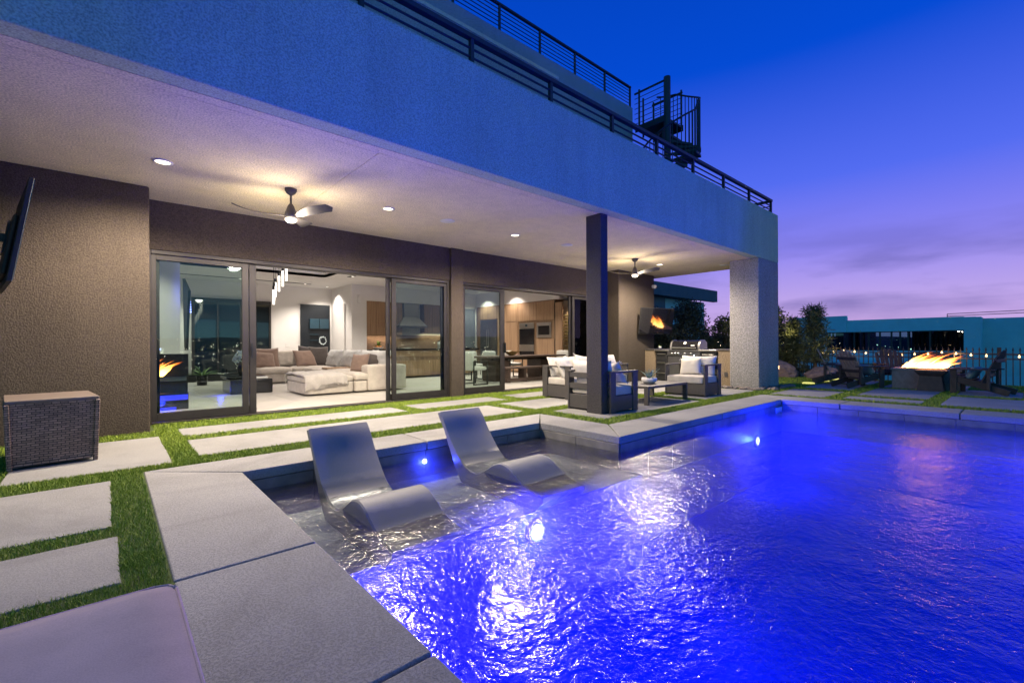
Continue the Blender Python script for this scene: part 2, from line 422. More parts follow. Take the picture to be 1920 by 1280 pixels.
def glass_mat():
    a = Mat('door glass'); t = a.t; t.nodes.remove(a.b)
    tr = a.n('ShaderNodeBsdfTransparent'); tr.inputs[0].default_value = (.88, .93, .91, 1)
    gl = a.n('ShaderNodeBsdfGlossy'); gl.inputs['Roughness'].default_value = .004; gl.inputs[0].default_value = (.85, .9, 1, 1)
    fr = a.n('ShaderNodeFresnel'); fr.inputs[0].default_value = 1.32
    mx = a.n('ShaderNodeMixShader'); a.l(fr.outputs[0], mx.inputs[0]); a.l(tr.outputs[0], mx.inputs[1]); a.l(gl.outputs[0], mx.inputs[2])
    a.l(mx.outputs[0], a.out.inputs[0]); M['glass'] = a.m
    tg = Mat('tinted glass'); tg.t.nodes.remove(tg.b); q1 = tg.n('ShaderNodeBsdfTransparent'); q1.inputs[0].default_value = (.30, .48, .52, 1); q2 = tg.n('ShaderNodeBsdfGlossy'); q2.inputs['Roughness'].default_value = .01
    q3 = tg.n('ShaderNodeMixShader'); q3.inputs[0].default_value = .07; tg.l(q1.outputs[0], q3.inputs[1]); tg.l(q2.outputs[0], q3.inputs[2]); tg.l(q3.outputs[0], tg.out.inputs[0]); M['tinted_glass'] = tg.m
    c = Mat('dark window glass', (.012, .02, .026), .03, spec=.8); c.b.inputs['Coat Weight'].default_value = .6; c.b.inputs['Coat Roughness'].default_value = .02; M['dark_glass'] = c.m
    d = Mat('screen glass', (.006, .006, .008), .05, spec=.9); d.b.inputs['Coat Weight'].default_value = 1; d.b.inputs['Coat Roughness'].default_value = .03; d.b.inputs['Coat IOR'].default_value = 1.8
    d.bump(d.noise(1.2, 2), .02, .01); M['screen'] = d.m
    w = Mat('bubble glass tube', (.9, .88, .82), .2); w.emit((1, .92, .80), 1.9); M['tube'] = w.m
glass_mat()

def water_mat():
    a = Mat('pool water'); a.t.nodes.remove(a.b)
    tr = a.n('ShaderNodeBsdfTransparent'); tr.inputs[0].default_value = (.88, .94, 1, 1)
    gl = a.n('ShaderNodeBsdfGlossy'); gl.inputs['Roughness'].default_value = .145; gl.inputs[0].default_value = (1, 1, 1, 1)
    n1 = a.noise(17, 2, .5, (1, 1, 1), True, .7); n2 = a.noise(3.0, 2, .5, (1, 1, 1), True); n3 = a.noise(36, 2, .55, (1, 1, 1), True, .8)
    patch = a.ramp(a.noise(.85, 3, .62, (1, 1, 1), True), [(.38, .36), (.62, 1.0)])
    h = a.math(a.math(a.math(n1, .52), a.math(n3, .22), 'ADD'), patch); h = a.math(h, a.math(n2, .8), 'ADD')
    bp = a.n('ShaderNodeBump'); bp.inputs['Strength'].default_value = 1.0; bp.inputs['Distance'].default_value = .024
    a.l(h, bp.inputs['Height']); a.l(bp.outputs[0], gl.inputs['Normal'])
    fr = a.n('ShaderNodeFresnel'); fr.inputs[0].default_value = 1.42; a.l(bp.outputs[0], fr.inputs['Normal'])
    mx = a.n('ShaderNodeMixShader'); a.l(fr.outputs[0], mx.inputs[0]); a.l(tr.outputs[0], mx.inputs[1]); a.l(gl.outputs[0], mx.inputs[2])
    a.l(mx.outputs[0], a.out.inputs[0])
    vs_ = a.n('ShaderNodeVolumeScatter'); vs_.inputs['Color'].default_value = (.012, .05, 1, 1); vs_.inputs['Density'].default_value = .36; vs_.inputs['Anisotropy'].default_value = .3
    a.l(vs_.outputs[0], a.out.inputs['Volume']); M['water'] = a.m
water_mat()

def flame_mat():
    a = Mat('flame'); a.t.nodes.remove(a.b)
    em = a.n('ShaderNodeEmission'); at = a.n('ShaderNodeAttribute'); at.attribute_name = 'rnd'
    a.l(a.ramp(at.outputs['Fac'], [(0, (1, .56, .17)), (.4, (1, .34, .06)), (1, (1, .13, .015))]), em.inputs[0])
    a.l(a.ramp(at.outputs['Fac'], [(0, 1.0), (.5, .55), (1, .12)]), em.inputs[1])
    mu = a.math(a.ramp(at.outputs['Fac'], [(0, 1.0), (.5, .5), (1, .10)]), 24.0); a.l(mu, em.inputs[1])
    tr = a.n('ShaderNodeBsdfTransparent'); mx = a.n('ShaderNodeMixShader')
    a.l(a.ramp(at.outputs['Fac'], [(0, .8), (.45, .42), (1, .04)]), mx.inputs[0]); a.l(tr.outputs[0], mx.inputs[1]); a.l(em.outputs[0], mx.inputs[2])
    a.l(mx.outputs[0], a.out.inputs[0]); M['flame'] = a.m
flame_mat()

def lamp(kind, name, parent, loc, power, col, radius=.05, spot=None, size=None, rot=None, blend=.6):
    d = bpy.data.lights.new(name, kind); d.energy = power; d.color = col
    if kind == 'AREA':
        d.shape = 'RECTANGLE'; d.size, d.size_y = size
    else: d.shadow_soft_size = radius
    if kind == 'SPOT': d.spot_size = spot; d.spot_blend = blend
    o = bpy.data.objects.new(name, d); COL.objects.link(o); o.parent = parent; o.location = loc
    if rot: o.rotation_euler = rot
    return o
WARM = (1, .83, .64); ROOM = (1, .89, .77); BLUE = (.004, .009, 1)

# ================================================================== LARGE STRUCTURE
# ---- terrain: the lot stands on a hillside, the town lies below
def terrain():
    rings = [(0, -2.2), (45, -2.2), (75, -3.0), (140, -20), (420, -62), (9000, -66)]
    n = 48; vs = [(0, 0, -2.2)]; fs = []
    for r_, z in rings[1:]:
        vs += [(10 + r_ * math.cos(2 * math.pi * k / n), r_ * math.sin(2 * math.pi * k / n), z) for k in range(n)]
    for k in range(n): fs.append((0, 1 + k, 1 + (k + 1) % n))
    for j in range(len(rings) - 2):
        a = 1 + j * n; b_ = a + n
        for k in range(n): fs.append((a + k, b_ + k, b_ + (k + 1) % n, a + (k + 1) % n))
    o = MB().add(vs, fs).build('terrain', M['terrain']); o['kind'] = 'structure'
terrain()
# the raised lot, with the pool basin left open
lot = MB()
lot.box(-12, .24, -9, 30, -2.3, -.010); lot.box(.24, 17.6, 5.0, 30, -2.3, -.010)
lot.box(4.90, 17.6, 3.6, 5.0, -2.3, -.010); lot.box(10.4, 17.6, -9, 3.6, -2.3, -.010); lot.box(.24, 10.4, -9, -3.3, -2.3, -.010)
lot.build('ground', M['turf_base'])['kind'] = 'structure'

# ---- pool basin
PX0, PX1, PYS, PYM, PYN, SX = .87, 10.08, 4.65, 3.29, -3.0, 4.63
WZ = -.195
pool = struct('pool')
def wallquad(mb, pts): mb.add(pts, [(0, 1, 2, 3)])
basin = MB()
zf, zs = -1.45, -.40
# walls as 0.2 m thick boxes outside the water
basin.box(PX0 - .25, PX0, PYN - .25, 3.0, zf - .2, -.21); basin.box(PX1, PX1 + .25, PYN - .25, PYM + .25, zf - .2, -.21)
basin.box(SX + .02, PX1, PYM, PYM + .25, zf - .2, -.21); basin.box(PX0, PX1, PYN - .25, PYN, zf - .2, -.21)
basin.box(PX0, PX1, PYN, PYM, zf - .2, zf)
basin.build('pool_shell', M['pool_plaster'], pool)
shelf = MB().box(PX0, SX + .02, 3.0, PYS + .2, zf - .2, zs)
shelf.build('tanning_shelf', M['shelf_plaster'], pool)
B(PX0, SX + .02, 2.986, 2.9995, zf, zs - .001).build('shelf_riser', M['pool_plaster'], pool)
# waterline tiles, one by one
def tile_run(p, q, nrm, z0=-.62, z1=-.098, w=.6, t=.02):
    p = Vector(p); q = Vector(q); L = (q - p).length; d = (q - p) / L; n = max(1, round(L / w)); w_ = L / n
    proto = None
    ang = math.atan2(d.y, d.x)
    for i in range(n):
        c = p + d * (w_ * (i + .5))
        if proto is None:
            proto = B(-w_ / 2 + .002, w_ / 2 - .002, -t / 2, t / 2, z0, z1).build('tile', M['pool_tile'], pool, .003, 1)
            proto.location = (c.x, c.y, 0); proto.rotation_euler = (0, 0, ang)
        else: share('tile', proto, pool, (c.x, c.y, 0), ang)
tile_run((PX0, PYS), (SX, PYS), 0); tile_run((SX, PYM), (SX, PYS), 0)
tile_run((SX + .01, PYM), (PX1, PYM), 0); tile_run((PX1, PYN), (PX1, PYM), 0); tile_run((PX0, PYN), (PX0, PYS), 0)
# wall behind the shelf tiles
bw = MB(); bw.box(PX0 - .25, SX + .27, PYS + .03, PYS + .28, zf, -.1); bw.box(PX0 - .27, PX0 - .022, 2.9, PYS + .03, zf, -.1); bw.box(SX + .025, SX + .27, PYM + .02, PYS + .03, zf, -.1)
bw.box(SX + .27, PX1 + .27, PYM + .025, PYM + .27, -.5, -.1); bw.box(PX1 + .005, PX1 + .27, PYN, PYM, -.2, -.1)
bw.build('bond_beam', M['shelf_plaster'], pool)
# skimmer lid and inlet
B(9.72, 10.02, 3.255, 3.272, -.24, -.14).build('skimmer', M['white_plastic'], pool)
# water
wv = MB(); wv.prism([(PX0 - .002, PYN - .004), (PX1 + .004, PYN - .004), (PX1 + .004, PYM + .004), (SX + .004, PYM + .004), (SX + .004, PYS + .004), (PX0 - .002, PYS + .004)], zf - .02, WZ)
wv.build('water', M['water'])['kind'] = 'structure'

# coping slabs (mitred, a narrow joint between them)
cope = struct('pool_coping')
def cop(poly, j=.006):
    # shrink a little for the joint
    cx = sum(p[0] for p in poly) / len(poly); cy_ = sum(p[1] for p in poly) / len(poly)
    pp = [(x + (j if x < cx else -j), y + (j if y < cy_ else -j)) for x, y in poly]
    MB().prism(pp, -.095, 0).build('coping_slab', M['coping'], cope, .012, 2)
xo, yo = .22, 5.25
xi = PX0 - .0
ys = [4.65, 2.70, 1.44, .1, -1.3, -2.7]
cop([(xo, yo), (xi + .02, PYS - .02), (xi + .02, 2.70), (xo, 2.70)])
for a, b_ in zip(ys[1:-1], ys[2:]): cop([(xo, a), (xi + .02, a), (xi + .02, b_), (xo, b_)])
cop([(xo, yo), (2.79, yo), (2.77, PYS - .02), (xi + .02, PYS - .02)])
cop([(2.79, yo), (SX + .60, yo), (SX - .02, PYS - .02), (2.77, PYS - .02)])
cop([(SX + .60, yo), (SX + .60, 3.90), (SX - .02, PYM - .02), (SX - .02, PYS - .02)])
cop([(SX + .60, 3.90), (7.4, 3.90), (7.4, PYM - .02), (SX - .02, PYM - .02)])
cop([(7.4, 3.90), (PX1 + .66, 3.90), (PX1 - .02, PYM - .02), (7.4, PYM - .02)])
cop([(PX1 + .66, 3.90), (PX1 + .66, 2.31), (PX1 - .02, 2.31), (PX1 - .02, PYM - .02)])
for a, b_ in ((2.31, .73), (.73, -.85), (-.85, -2.5)): cop([(PX1 - .02, a), (PX1 + .66, a), (PX1 + .66, b_), (PX1 - .02, b_)])

# paving slabs
pave = struct('patio')
SLABS = [(.70, 3.78, 6.98, 7.60), (4.10, 6.06, 7.04, 7.66), (6.48, 8.95, 7.04, 7.68), (9.3, 10.55, 7.04, 7.4),
         (.70, 5.20, 5.62, 6.60), (5.54, 8.60, 5.66, 6.66), (8.92, 11.5, 5.66, 6.70),
         (5.58, 8.62, 4.24, 5.30), (8.96, 11.55, 4.30, 5.28),
         (-.66, .44, 5.46, 7.12), (-3.2, -.90, 5.46, 7.12), (-2.6, -.01, 3.80, 5.06), (-2.6, .02, 2.88, 3.56), (-2.6, .02, 1.75, 2.66), (-2.6, .02, .6, 1.5),
         (11.02, 12.62, 2.82, 3.82), (13.18, 14.95, 2.82, 3.80), (11.14, 11.70, 1.34, 2.50), (12.12, 14.22, 1.34, 2.46), (14.56, 16.4, 1.0, 2.46),
         (11.20, 13.12, .07, 1.06), (13.58, 15.1, .1, 1.02), (11.2, 13.1, -1.3, -.25), (13.58, 15.3, -1.3, -.25), (15.3, 16.9, 2.82, 3.8)]
SLABS = [(a - .018, b_ + .018, c - .018, d + .018) for a, b_, c, d in SLABS]
for x0, x1, y0, y1 in SLABS:
    # hand-cut edges: a few uneven points on each side
    pts = []
    def side(p, q):
        n = max(3, int(math.hypot(q[0] - p[0], q[1] - p[1]) / .22))
        for i in range(n):
            t = i / n; pts.append((p[0] + (q[0] - p[0]) * t + random.uniform(-.0035, .0035), p[1] + (q[1] - p[1]) * t + random.uniform(-.0035, .0035)))
    side((x0, y0), (x1, y0)); side((x1, y0), (x1, y1)); side((x1, y1), (x0, y1)); side((x0, y1), (x0, y0))
    MB().prism(pts, -.06, random.uniform(-.002, .002)).build('slab', M['concrete'], pave, .01, 2)

# turf blades between the slabs
def turf():
    cop_boxes = [(.215, .9, -9, 5.0), (.215, 4.9, 4.6, 5.255), (4.5, 5.24, 3.2, 5.255), (4.6, 10.75, 3.2, 3.905), (10.0, 10.745, -9, 3.905), (PX0, PX1, -9, 3.3), (PX0, 4.64, 3, 4.66)]
    solid = [(5.83, 6.03, 4.51, 4.87), (11.6, 13.2, 4.2, 5.3)]
    regs = [(-1.6, .23, 1.0, 3.2, 17000, .030, .0030), (-1.8, .5, 3.0, 5.6, 12500, .031, .0036), (-1.8, .75, 5.2, 7.6, 6500, .037, .005),
            (.45, 6.0, 5.2, 8.24, 4200, .034, .0065), (6.0, 11.9, 4.0, 8.24, 3200, .036, .008), (5.2, 10.9, 3.9, 5.7, 3600, .036, .0075), (.2, 5.3, 5.2, 5.7, 2500, .033, .006),
            (10.7, 17.4, -1.3, 4.4, 1500, .036, .012), (13.1, 17.4, 3.8, 8.0, 700, .036, .016)]
    P_ = []
    for x0, x1, y0, y1, dn, h, w in regs:
        n = int((x1 - x0) * (y1 - y0) * dn); x = RNG.uniform(x0, x1, n); y = RNG.uniform(y0, y1, n); ok = np.ones(n, bool)
        for a, b_, c, d in SLABS: ok &= ~((x > a + .002) & (x < b_ - .002) & (y > c + .002) & (y < d - .002))
        for a, b_, c, d in cop_boxes + solid: ok &= ~((x > a) & (x < b_) & (y > c) & (y < d))
        ok &= ~((x < .41) & (y > 7.59))
        ok &= ~((x > .215) & (x < .9) & (y < 5.2))
        k = ok.sum(); P_.append(np.stack([x[ok], y[ok], np.full(k, h), np.full(k, w)], 1))
    A = np.concatenate(P_); n = len(A)
    ang = RNG.uniform(0, 2 * np.pi, n); lean = RNG.uniform(.1, 1.0, n); la = RNG.uniform(0, 2 * np.pi, n)
    h = A[:, 2] * RNG.uniform(.55, 1.15, n); w = A[:, 3] * RNG.uniform(.6, 1.2, n)
    dx, dy = np.cos(ang) * w / 2, np.sin(ang) * w / 2
    lx, ly = np.cos(la) * lean * h, np.sin(la) * lean * h
    z0 = np.full(n, -.012)
    V = np.empty((n, 5, 3))
    V[:, 0] = np.stack([A[:, 0] - dx, A[:, 1] - dy, z0], 1); V[:, 1] = np.stack([A[:, 0] + dx, A[:, 1] + dy, z0], 1)
    V[:, 2] = np.stack([A[:, 0] - dx * .8 + lx * .35, A[:, 1] - dy * .8 + ly * .35, z0 + h * .6], 1); V[:, 3] = np.stack([A[:, 0] + dx * .8 + lx * .35, A[:, 1] + dy * .8 + ly * .35, z0 + h * .6], 1)
    V[:, 4] = np.stack([A[:, 0] + lx, A[:, 1] + ly, z0 + h], 1)
    me = bpy.data.meshes.new('grass'); me.vertices.add(n * 5); me.vertices.foreach_set('co', V.reshape(-1))
    o5 = (np.arange(n) * 5)[:, None]
    T = np.concatenate([o5 + np.array([[0, 1, 3]]), o5 + np.array([[0, 3, 2]]), o5 + np.array([[2, 3, 4]])], 1).reshape(-1)
    me.loops.add(len(T)); me.loops.foreach_set('vertex_index', T)
    me.polygons.add(n * 3); me.polygons.foreach_set('loop_start', np.arange(n * 3) * 3); me.polygons.foreach_set('loop_total', np.full(n * 3, 3))
    at = me.attributes.new('rnd', 'FLOAT', 'POINT'); at.data.foreach_set('value', np.repeat(RNG.uniform(0, 1, n) ** 1.3, 5))
    me.update(); me.materials.append(M['turf'])
    o = bpy.data.objects.new('grass', me); COL.objects.link(o); o['kind'] = 'stuff'
    print('grass blades', n)
turf()

# ---- the house
ZS = 3.2
house = thing('modern_house', 'two storey stucco house with open sliding doors, deep covered patio and roof railing', 'house')
FY = 4.33
B(-8, 13.1, FY, FY + .20, ZS, 4.45).build('fascia', M['stucco_white'], house, .012, 2)
B(-8, 13.1, FY + .20, 8.6, 3.34, 4.25).build('roof_deck', M['stucco_upper'], house)
B(12.9, 13.1, FY + .2, 8.6, ZS, 3.34).build('end_beam', M['stucco_soffit'], house)
# soffit in plastered fields with thin control joints
B(-8, 12.9, FY + .20, FY + .33, ZS, 3.32).build('soffit_border', M['stucco_soffit'], house)
B(-8, 2.197, FY + .335, 8.6, ZS, 3.32).build('soffit_panel', M['stucco_soffit'], house)
B(2.203, 12.9, FY + .335, 8.6, ZS, 3.32).build('soffit_panel', M['stucco_soffit'], house)
B(11.80, 13.1, FY, 5.03, -.05, ZS - .001).build('pillar', M['stucco_pillar'], house, .02, 2)
B(5.86, 6.04, 4.50, 4.80, -.05, ZS + .01).build('post', M['stucco_dark'], house, .008, 2)
B(-8, .40, 7.60, 8.60, -.05, ZS).build('wall', M['stucco_brown'], house, .02, 2)
B(.40, 10.7, 8.25, 8.60, 2.50, ZS).build('lintel_wall', M['stucco_brown'], house)
B(5.50, 5.82, 8.19, 8.60, -.05, ZS).build('pier', M['stucco_brown'], house, .012, 2)
B(10.36, 10.7, 8.25, 8.60, -.05, 2.50).build('jamb_wall', M['stucco_brown'], house)
B(10.7, 12.52, 7.60, 8.60, -.05, ZS).build('wall', M['stucco_brown'], house, .02, 2)
# upper storey
B(-8, 10.52, 7.0, 7.30, 4.2, 7.42).build('upper_wall', M['stucco_upper'], house, .015, 2)
B(10.52 - .3, 10.52, 7.31, 11, 4.2, 7.42).build('upper_wall', M['stucco_upper'], house)
B(-8, 10.2, 7.28, 11, 4.2, 7.0).build('upper_wall', M['stucco_upper'], house)
B(-8, 7.6, 6.985, 6.999, 7.06, 7.13).build('reveal_band', M['stucco_soffit'], house)
B(-8, 4.6, 6.96, 7.2, 7.43, 7.52).build('parapet_cap', M['rail_metal'], house)
# interior shell
IC = 3.3
it = house
B(-3.2, 15, 18.0, 18.2, 0, 3.9).build('back_wall', M['white_paint'], it)
B(-3.4, -3.2, 8.6, 18.2, 0, 3.9).build('side_wall', M['white_paint'], it)
B(6.5, 6.68, 16.0, 18.0, 0, IC).build('hall_wall', M['white_paint'], it)
B(6.68, 13.6, 16.0, 16.18, 2.74, IC).build('kitchen_bulkhead', M['white_paint'], it)
B(6.68, 7.05, 16.0, 16.18, 0, 2.74).build('kitchen_wall', M['white_paint'], it)
B(7.05, 13.6, 16.36, 16.5, 0, 2.74).build('kitchen_wall', M['white_paint'], it)
B(12.05, 12.5, 11.1, 16.0, 2.74, IC).build('oven_bulkhead', M['white_paint'], it)
B(12.75, 13, 8.6, 16.0, 0, IC).build('side_wall', M['white_paint'], it)
# ceiling with a raised tray over the sofa
for a in ((-3.2, 13, 8.6, 9.6), (-3.2, 13, 15.0, 18.0), (-3.2, .4, 9.6, 15.0), (5.2, 13, 9.6, 15.0)):
    B(a[0], a[1], a[2], a[3], IC, IC + .08).build('ceiling', M['ceiling_paint'], it)
tr = MB(); tr.box(.4, 5.2, 9.6, 15, 3.9, 3.95); tr.box(.36, .4, 9.6, 15, IC, 3.9); tr.box(5.2, 5.24, 9.6, 15, IC, 3.9); tr.box(.4, 5.2, 9.56, 9.6, IC, 3.9); tr.box(.4, 5.2, 15, 15.04, IC, 3.9)
tr.build('tray_ceiling', M['ceiling_paint'], it)
B(.4, 5.4, 16.90, 16.97, IC - .012, IC - .001).build('light_slot', M['black_matte'], it)
B(5.70, 5.82, 10.5, 14.4, IC - .012, IC - .001).build('light_slot', M['black_matte'], it)
B(8.9, 9.02, 11.0, 14.6, IC - .012, IC - .001).build('light_slot', M['black_matte'], it)
B(10.3, 10.42, 11.0, 14.4, IC - .012, IC - .001).build('light_slot', M['black_matte'], it)
# room floor, tile by tile
flo = struct('room_floor')
B(-3.2, 13, 8.3, 18.2, -.06, -.004).build('floor_bed', M['bronze_frame'], flo)
pt = None
for i in range(14):
    for j in range(8):
        x = -3.2 + 1.2 * i; y = 8.64 + 1.2 * j
        if x > 12.4 or (x < -.9): continue
        if pt is None: pt = B(.002, 1.198, .002, 1.198, -.03, 0).build('tile', M['floor_tile'], flo); pt.location = (x, y, 0)
        else: share('tile', pt, flo, (x, y, 0))

# dark windows in the back wall, dark panel for the unlit study, hall door
B(2.08, 3.36, 17.93, 17.99, .06, 2.62).build('window', M['dark_glass'], it)
wf = MB(); wf.box(2.0, 2.08, 17.9, 17.99, 0, 2.7); wf.box(3.36, 3.44, 17.9, 17.99, 0, 2.7); wf.box(2.08, 3.36, 17.9, 17.99, 2.62, 2.7); wf.box(2.0, 3.44, 17.86, 17.99, 0, .06); wf.box(2.70, 2.74, 17.91, 17.985, .06, 2.62)
wf.build('window_frame', M['bronze_frame'], it)
B(3.66, 4.28, 17.95, 17.99, .5, 2.62).build('window', M['dark_glass'], it)
wf = MB(); wf.box(3.6, 3.66, 17.92, 17.99, .45, 2.68); wf.box(4.28, 4.34, 17.92, 17.99, .45, 2.68); wf.box(3.66, 4.28, 17.92, 17.99, 2.62, 2.68); wf.build('window_frame', M['bronze_frame'], it)
B(5.34, 6.42, 17.95, 17.985, 0, 2.66).build('unlit_room_panel', M['navy_dark'], it)  # near-black sheet, the unlit study's darkness put into its colour
hd = MB(); hd.box(6.46, 6.49, 16.6, 17.7, 0, 2.64); hd.build('hall_door', M['white_paint'], it)
B(-.6, 1.13, 11.9, 12.1, 0, IC).build('chimney_breast', M['white_paint'], it)

# ---- sliding doors (parts of the house, pieces below them)
def sliding(x0, x1, panels, opening):
    fr = MB(); y0, y1 = 8.27, 8.47
    fr.box(x0, x0 + .05, y0, y1, 0, 2.50); fr.box(x1 - .05, x1, y0, y1, 0, 2.50); fr.box(x0 + .05, x1 - .05, y0, y1, 2.44, 2.50); fr.box(x0 + .05, x1 - .05, y0 - .03, y1, -.03, .025)
    f = fr.build('sliding_door', M['bronze_frame'], house, .004, 1)
    for (a, b_, y, lw, rw) in panels:
        s = MB(); s.box(a, a + lw, y, y + .045, .03, 2.43); s.box(b_ - rw, b_, y, y + .045, .03, 2.43); s.box(a + lw, b_ - rw, y, y + .045, .03, .15); s.box(a + lw, b_ - rw, y, y + .045, 2.36, 2.43)
        s.build('sash', M['bronze_frame'], f, .003, 1)
        B(a + lw, b_ - rw, y + .017, y + .027, .15, 2.36).build('pane', M['glass'], f)
    return f
d1 = sliding(.40, 5.50, [(.45, 1.68, 8.29, .06, .09), (.50, 1.80, 8.345, .05, .10), (4.08, 5.40, 8.345, .08, .06), (4.17, 5.45, 8.29, .09, .07)], None)
d2 = sliding(5.82, 10.36, [(5.87, 7.04, 8.29, .06, .09), (5.92, 7.13, 8.345, .05, .09), (9.46, 10.3, 8.345, .09, .06), (9.53, 10.31, 8.29, .09, .06)], None)
MB().box(1.705, 1.735, 8.255, 8.285, .92, 1.16).box(1.713, 1.727, 8.24, 8.255, .96, 1.12).build('door_handle', M['black_metal'], d1)
MB().box(7.07, 7.095, 8.255, 8.345, .92, 1.16).build('door_handle', M['black_metal'], d2)
MB().box(4.11, 4.135, 8.30, 8.345, .92, 1.16).build('door_handle', M['black_metal'], d1)

# ---- roof railings and spiral stair
def railing(name, label, axis_pts, z0, zt, nrod, post_pos, group, rod=.011, post=.05, top=(.09, .045)):
    t = thing(name, label, 'railing', (axis_pts[0][0], axis_pts[0][1], z0), 0, group)
    ox, oy = axis_pts[0]
    L = [(x - ox, y - oy) for x, y in axis_pts]
    H_ = zt - z0
    tp = MB()
    for a, b_ in zip(L[:-1], L[1:]): tp.bar((*a, H_ - top[1] / 2), (*b_, H_ - top[1] / 2), top[0], top[1])
    tp.build('top_rail', M['rail_metal'], t)
    for k in range(nrod):
        z = .035 + (H_ - top[1] - .035) * (k + (1 if nrod < 4 else .0)) / (nrod + (1 if nrod < 4 else 0))
        rb = MB()
        for a, b_ in zip(L[:-1], L[1:]): rb.tube((*a, z), (*b_, z), rod, 6)
        rb.build('rod', M['rail_metal'], t)
    bt = MB()
    for a, b_ in zip(L[:-1], L[1:]): bt.bar((*a, .012), (*b_, .012), .05, .018)
    bt.build('base_rail', M['rail_metal'], t)
    pp = None
    for x, y in post_pos:
        if pp is None:
            pp = B(-post / 2, post / 2, -post / 2, post / 2, 0, H_ - top[1]).build('post', M['rail_metal'], t); pp.location = (x - ox, y - oy, 0)
        else: share('post', pp, t, (x - ox, y - oy, 0))
    return t
railing('balcony_railing', 'dark metal balcony railing with two thin rods along the top of the long stucco fascia', [(-8, 4.46), (13.0, 4.46), (13.0, 7.9)], 4.45, 4.86, 2,
        [(x, 4.46) for x in (-2.22, -.84, .54, 1.92, 3.30, 4.68, 6.11, 7.45, 8.80, 10.18, 11.57, 12.97)] + [(13.0, 6.2), (13.0, 7.9)], 'roof railings', .014, .05, (.075, .055))
railing('roof_railing', 'black metal railing with many thin rods on top of the upper storey wall', [(-6, 7.06), (10.50, 7.06)], 7.42, 8.0, 6,
        [(x, 7.06) for x in (1.4, 2.5, 3.65, 4.8, 5.93, 7.08, 8.24, 9.38, 10.48)], 'roof railings', .009, .04, (.06, .04))

def spiral():
    cx, cy_ = 10.70, 6.10; zb = 4.26
    t = thing('spiral_staircase', 'black metal spiral staircase with a tall centre pole rising above the roof', 'staircase', (cx, cy_, zb))
    MB().tube((0, 0, 0), (0, 0, 3.66), .085, 14).build('pole', M['rail_metal'], t)
    r = .80; n = 13; zl = 2.66
    a0 = R(-262); da = R(24)
    def hz(u):                        # height of the handrail: a climbing helix, then level along the landing
        return min(zl * (u + 1) / (n + 1) + .95 + .25, zl + .90) if u > 7 else zl * (u + 1) / (n + 1) + 1.0
    for i in range(n):
        a = a0 + da * i; z = zl * (i + 1) / (n + 1)
        p = [(.06 * math.cos(a), .06 * math.sin(a)), (r * math.cos(a), r * math.sin(a)), (r * math.cos(a + da * .55), r * math.sin(a + da * .55)), (r * math.cos(a + da * 1.1), r * math.sin(a + da * 1.1)), (.06 * math.cos(a + da), .06 * math.sin(a + da))]
        MB().prism(p, z - .06, z).build('tread', M['rail_metal'], t)
        for f in (0, .34, .67):
            aa = a + da * f; q = (r * .97 * math.cos(aa), r * .97 * math.sin(aa))
            MB().tube((*q, z - .05), (*q, hz(i + f)), .012, 6).build('baluster', M['rail_metal'], t)
    hp = [(r * .97 * math.cos(a0 + da * i / 2), r * .97 * math.sin(a0 + da * i / 2), hz(i / 2)) for i in range(2 * n + 1)]
    MB().path(hp, .022, 8).build('handrail', M['rail_metal'], t)
    MB().box(-.05, .80, .02, .90, zl - .05, zl).build('landing', M['rail_metal'], t)
    for xa in (-.07, .80): MB().box(xa, xa + .02, .0, .9, zl - .13, zl + .03).build('landing_edge', M['rail_metal'], t)
    for x in (-.06, .81):
        for k in range(7): MB().tube((x, .92, zl + .10 + .135 * k), (x, .02, zl + .10 + .135 * k), .008 if k < 6 else .026, 6).build('rod', M['rail_metal'], t)
    for p in ((-.06, .78), (.81, .88), (.81, .05), (.40, .95)):
        MB().tube((*p, zl - .1), (*p, zl + .98), .026, 8).build('newel', M['rail_metal'], t)
spiral()

# ---- lamps under the soffit
def downlight(x, y, z, label, power, spot=True, group='round recessed lights in the patio ceiling'):
    t = thing('recessed_light', label, 'ceiling light', (x, y, z), 0, group)
    MB().lathe([(.073, 0), (.095, 0), (.098, -.008), (.073, -.012)], 24, caps=False).build('trim', M['white_plastic'], t, smooth=True)
    MB().lathe([(.001, -.001), (.072, -.001), (.072, -.006), (.001, -.012)], 20).build('lens', M['lamp_warm'], t)
    lamp('SPOT', 'downlight', t, (0, 0, -.04), power, WARM, .05, R(164), blend=.65)
    return t
DL = [(.46, 6.47, 'lit recessed light in the patio ceiling above the brown wall with the television'), (3.20, 6.47, 'lit recessed light in the patio ceiling over the open living room door'),
      (5.80, 6.47, 'lit recessed light in the patio ceiling over the pier between the doors'), (10.85, 6.42, 'lit recessed light in the patio ceiling beside the far ceiling fan')]
for x, y, lb in DL: downlight(x, y, ZS, lb, 640)
def speaker(x, y, label):
    t = thing('ceiling_speaker', label, 'speaker', (x, y, ZS), 0, 'round white ceiling speakers')
    MB().lathe([(.001, -.012), (.10, -.012), (.118, -.008), (.12, 0)], 28).build('grille', M['white_plastic'], t, smooth=True)
    MB().lathe([(.119, 0), (.127, 0), (.127, -.006), (.119, -.008)], 28, caps=False).build('rim', M['white_plastic'], t)
speaker(4.27, 6.47, 'round white speaker in the patio ceiling over the kitchen side of the doors'); speaker(7.22, 6.43, 'round white speaker in the patio ceiling near the dark post'); speaker(12.25, 5.35, 'round white speaker in the patio ceiling beside the light pillar')

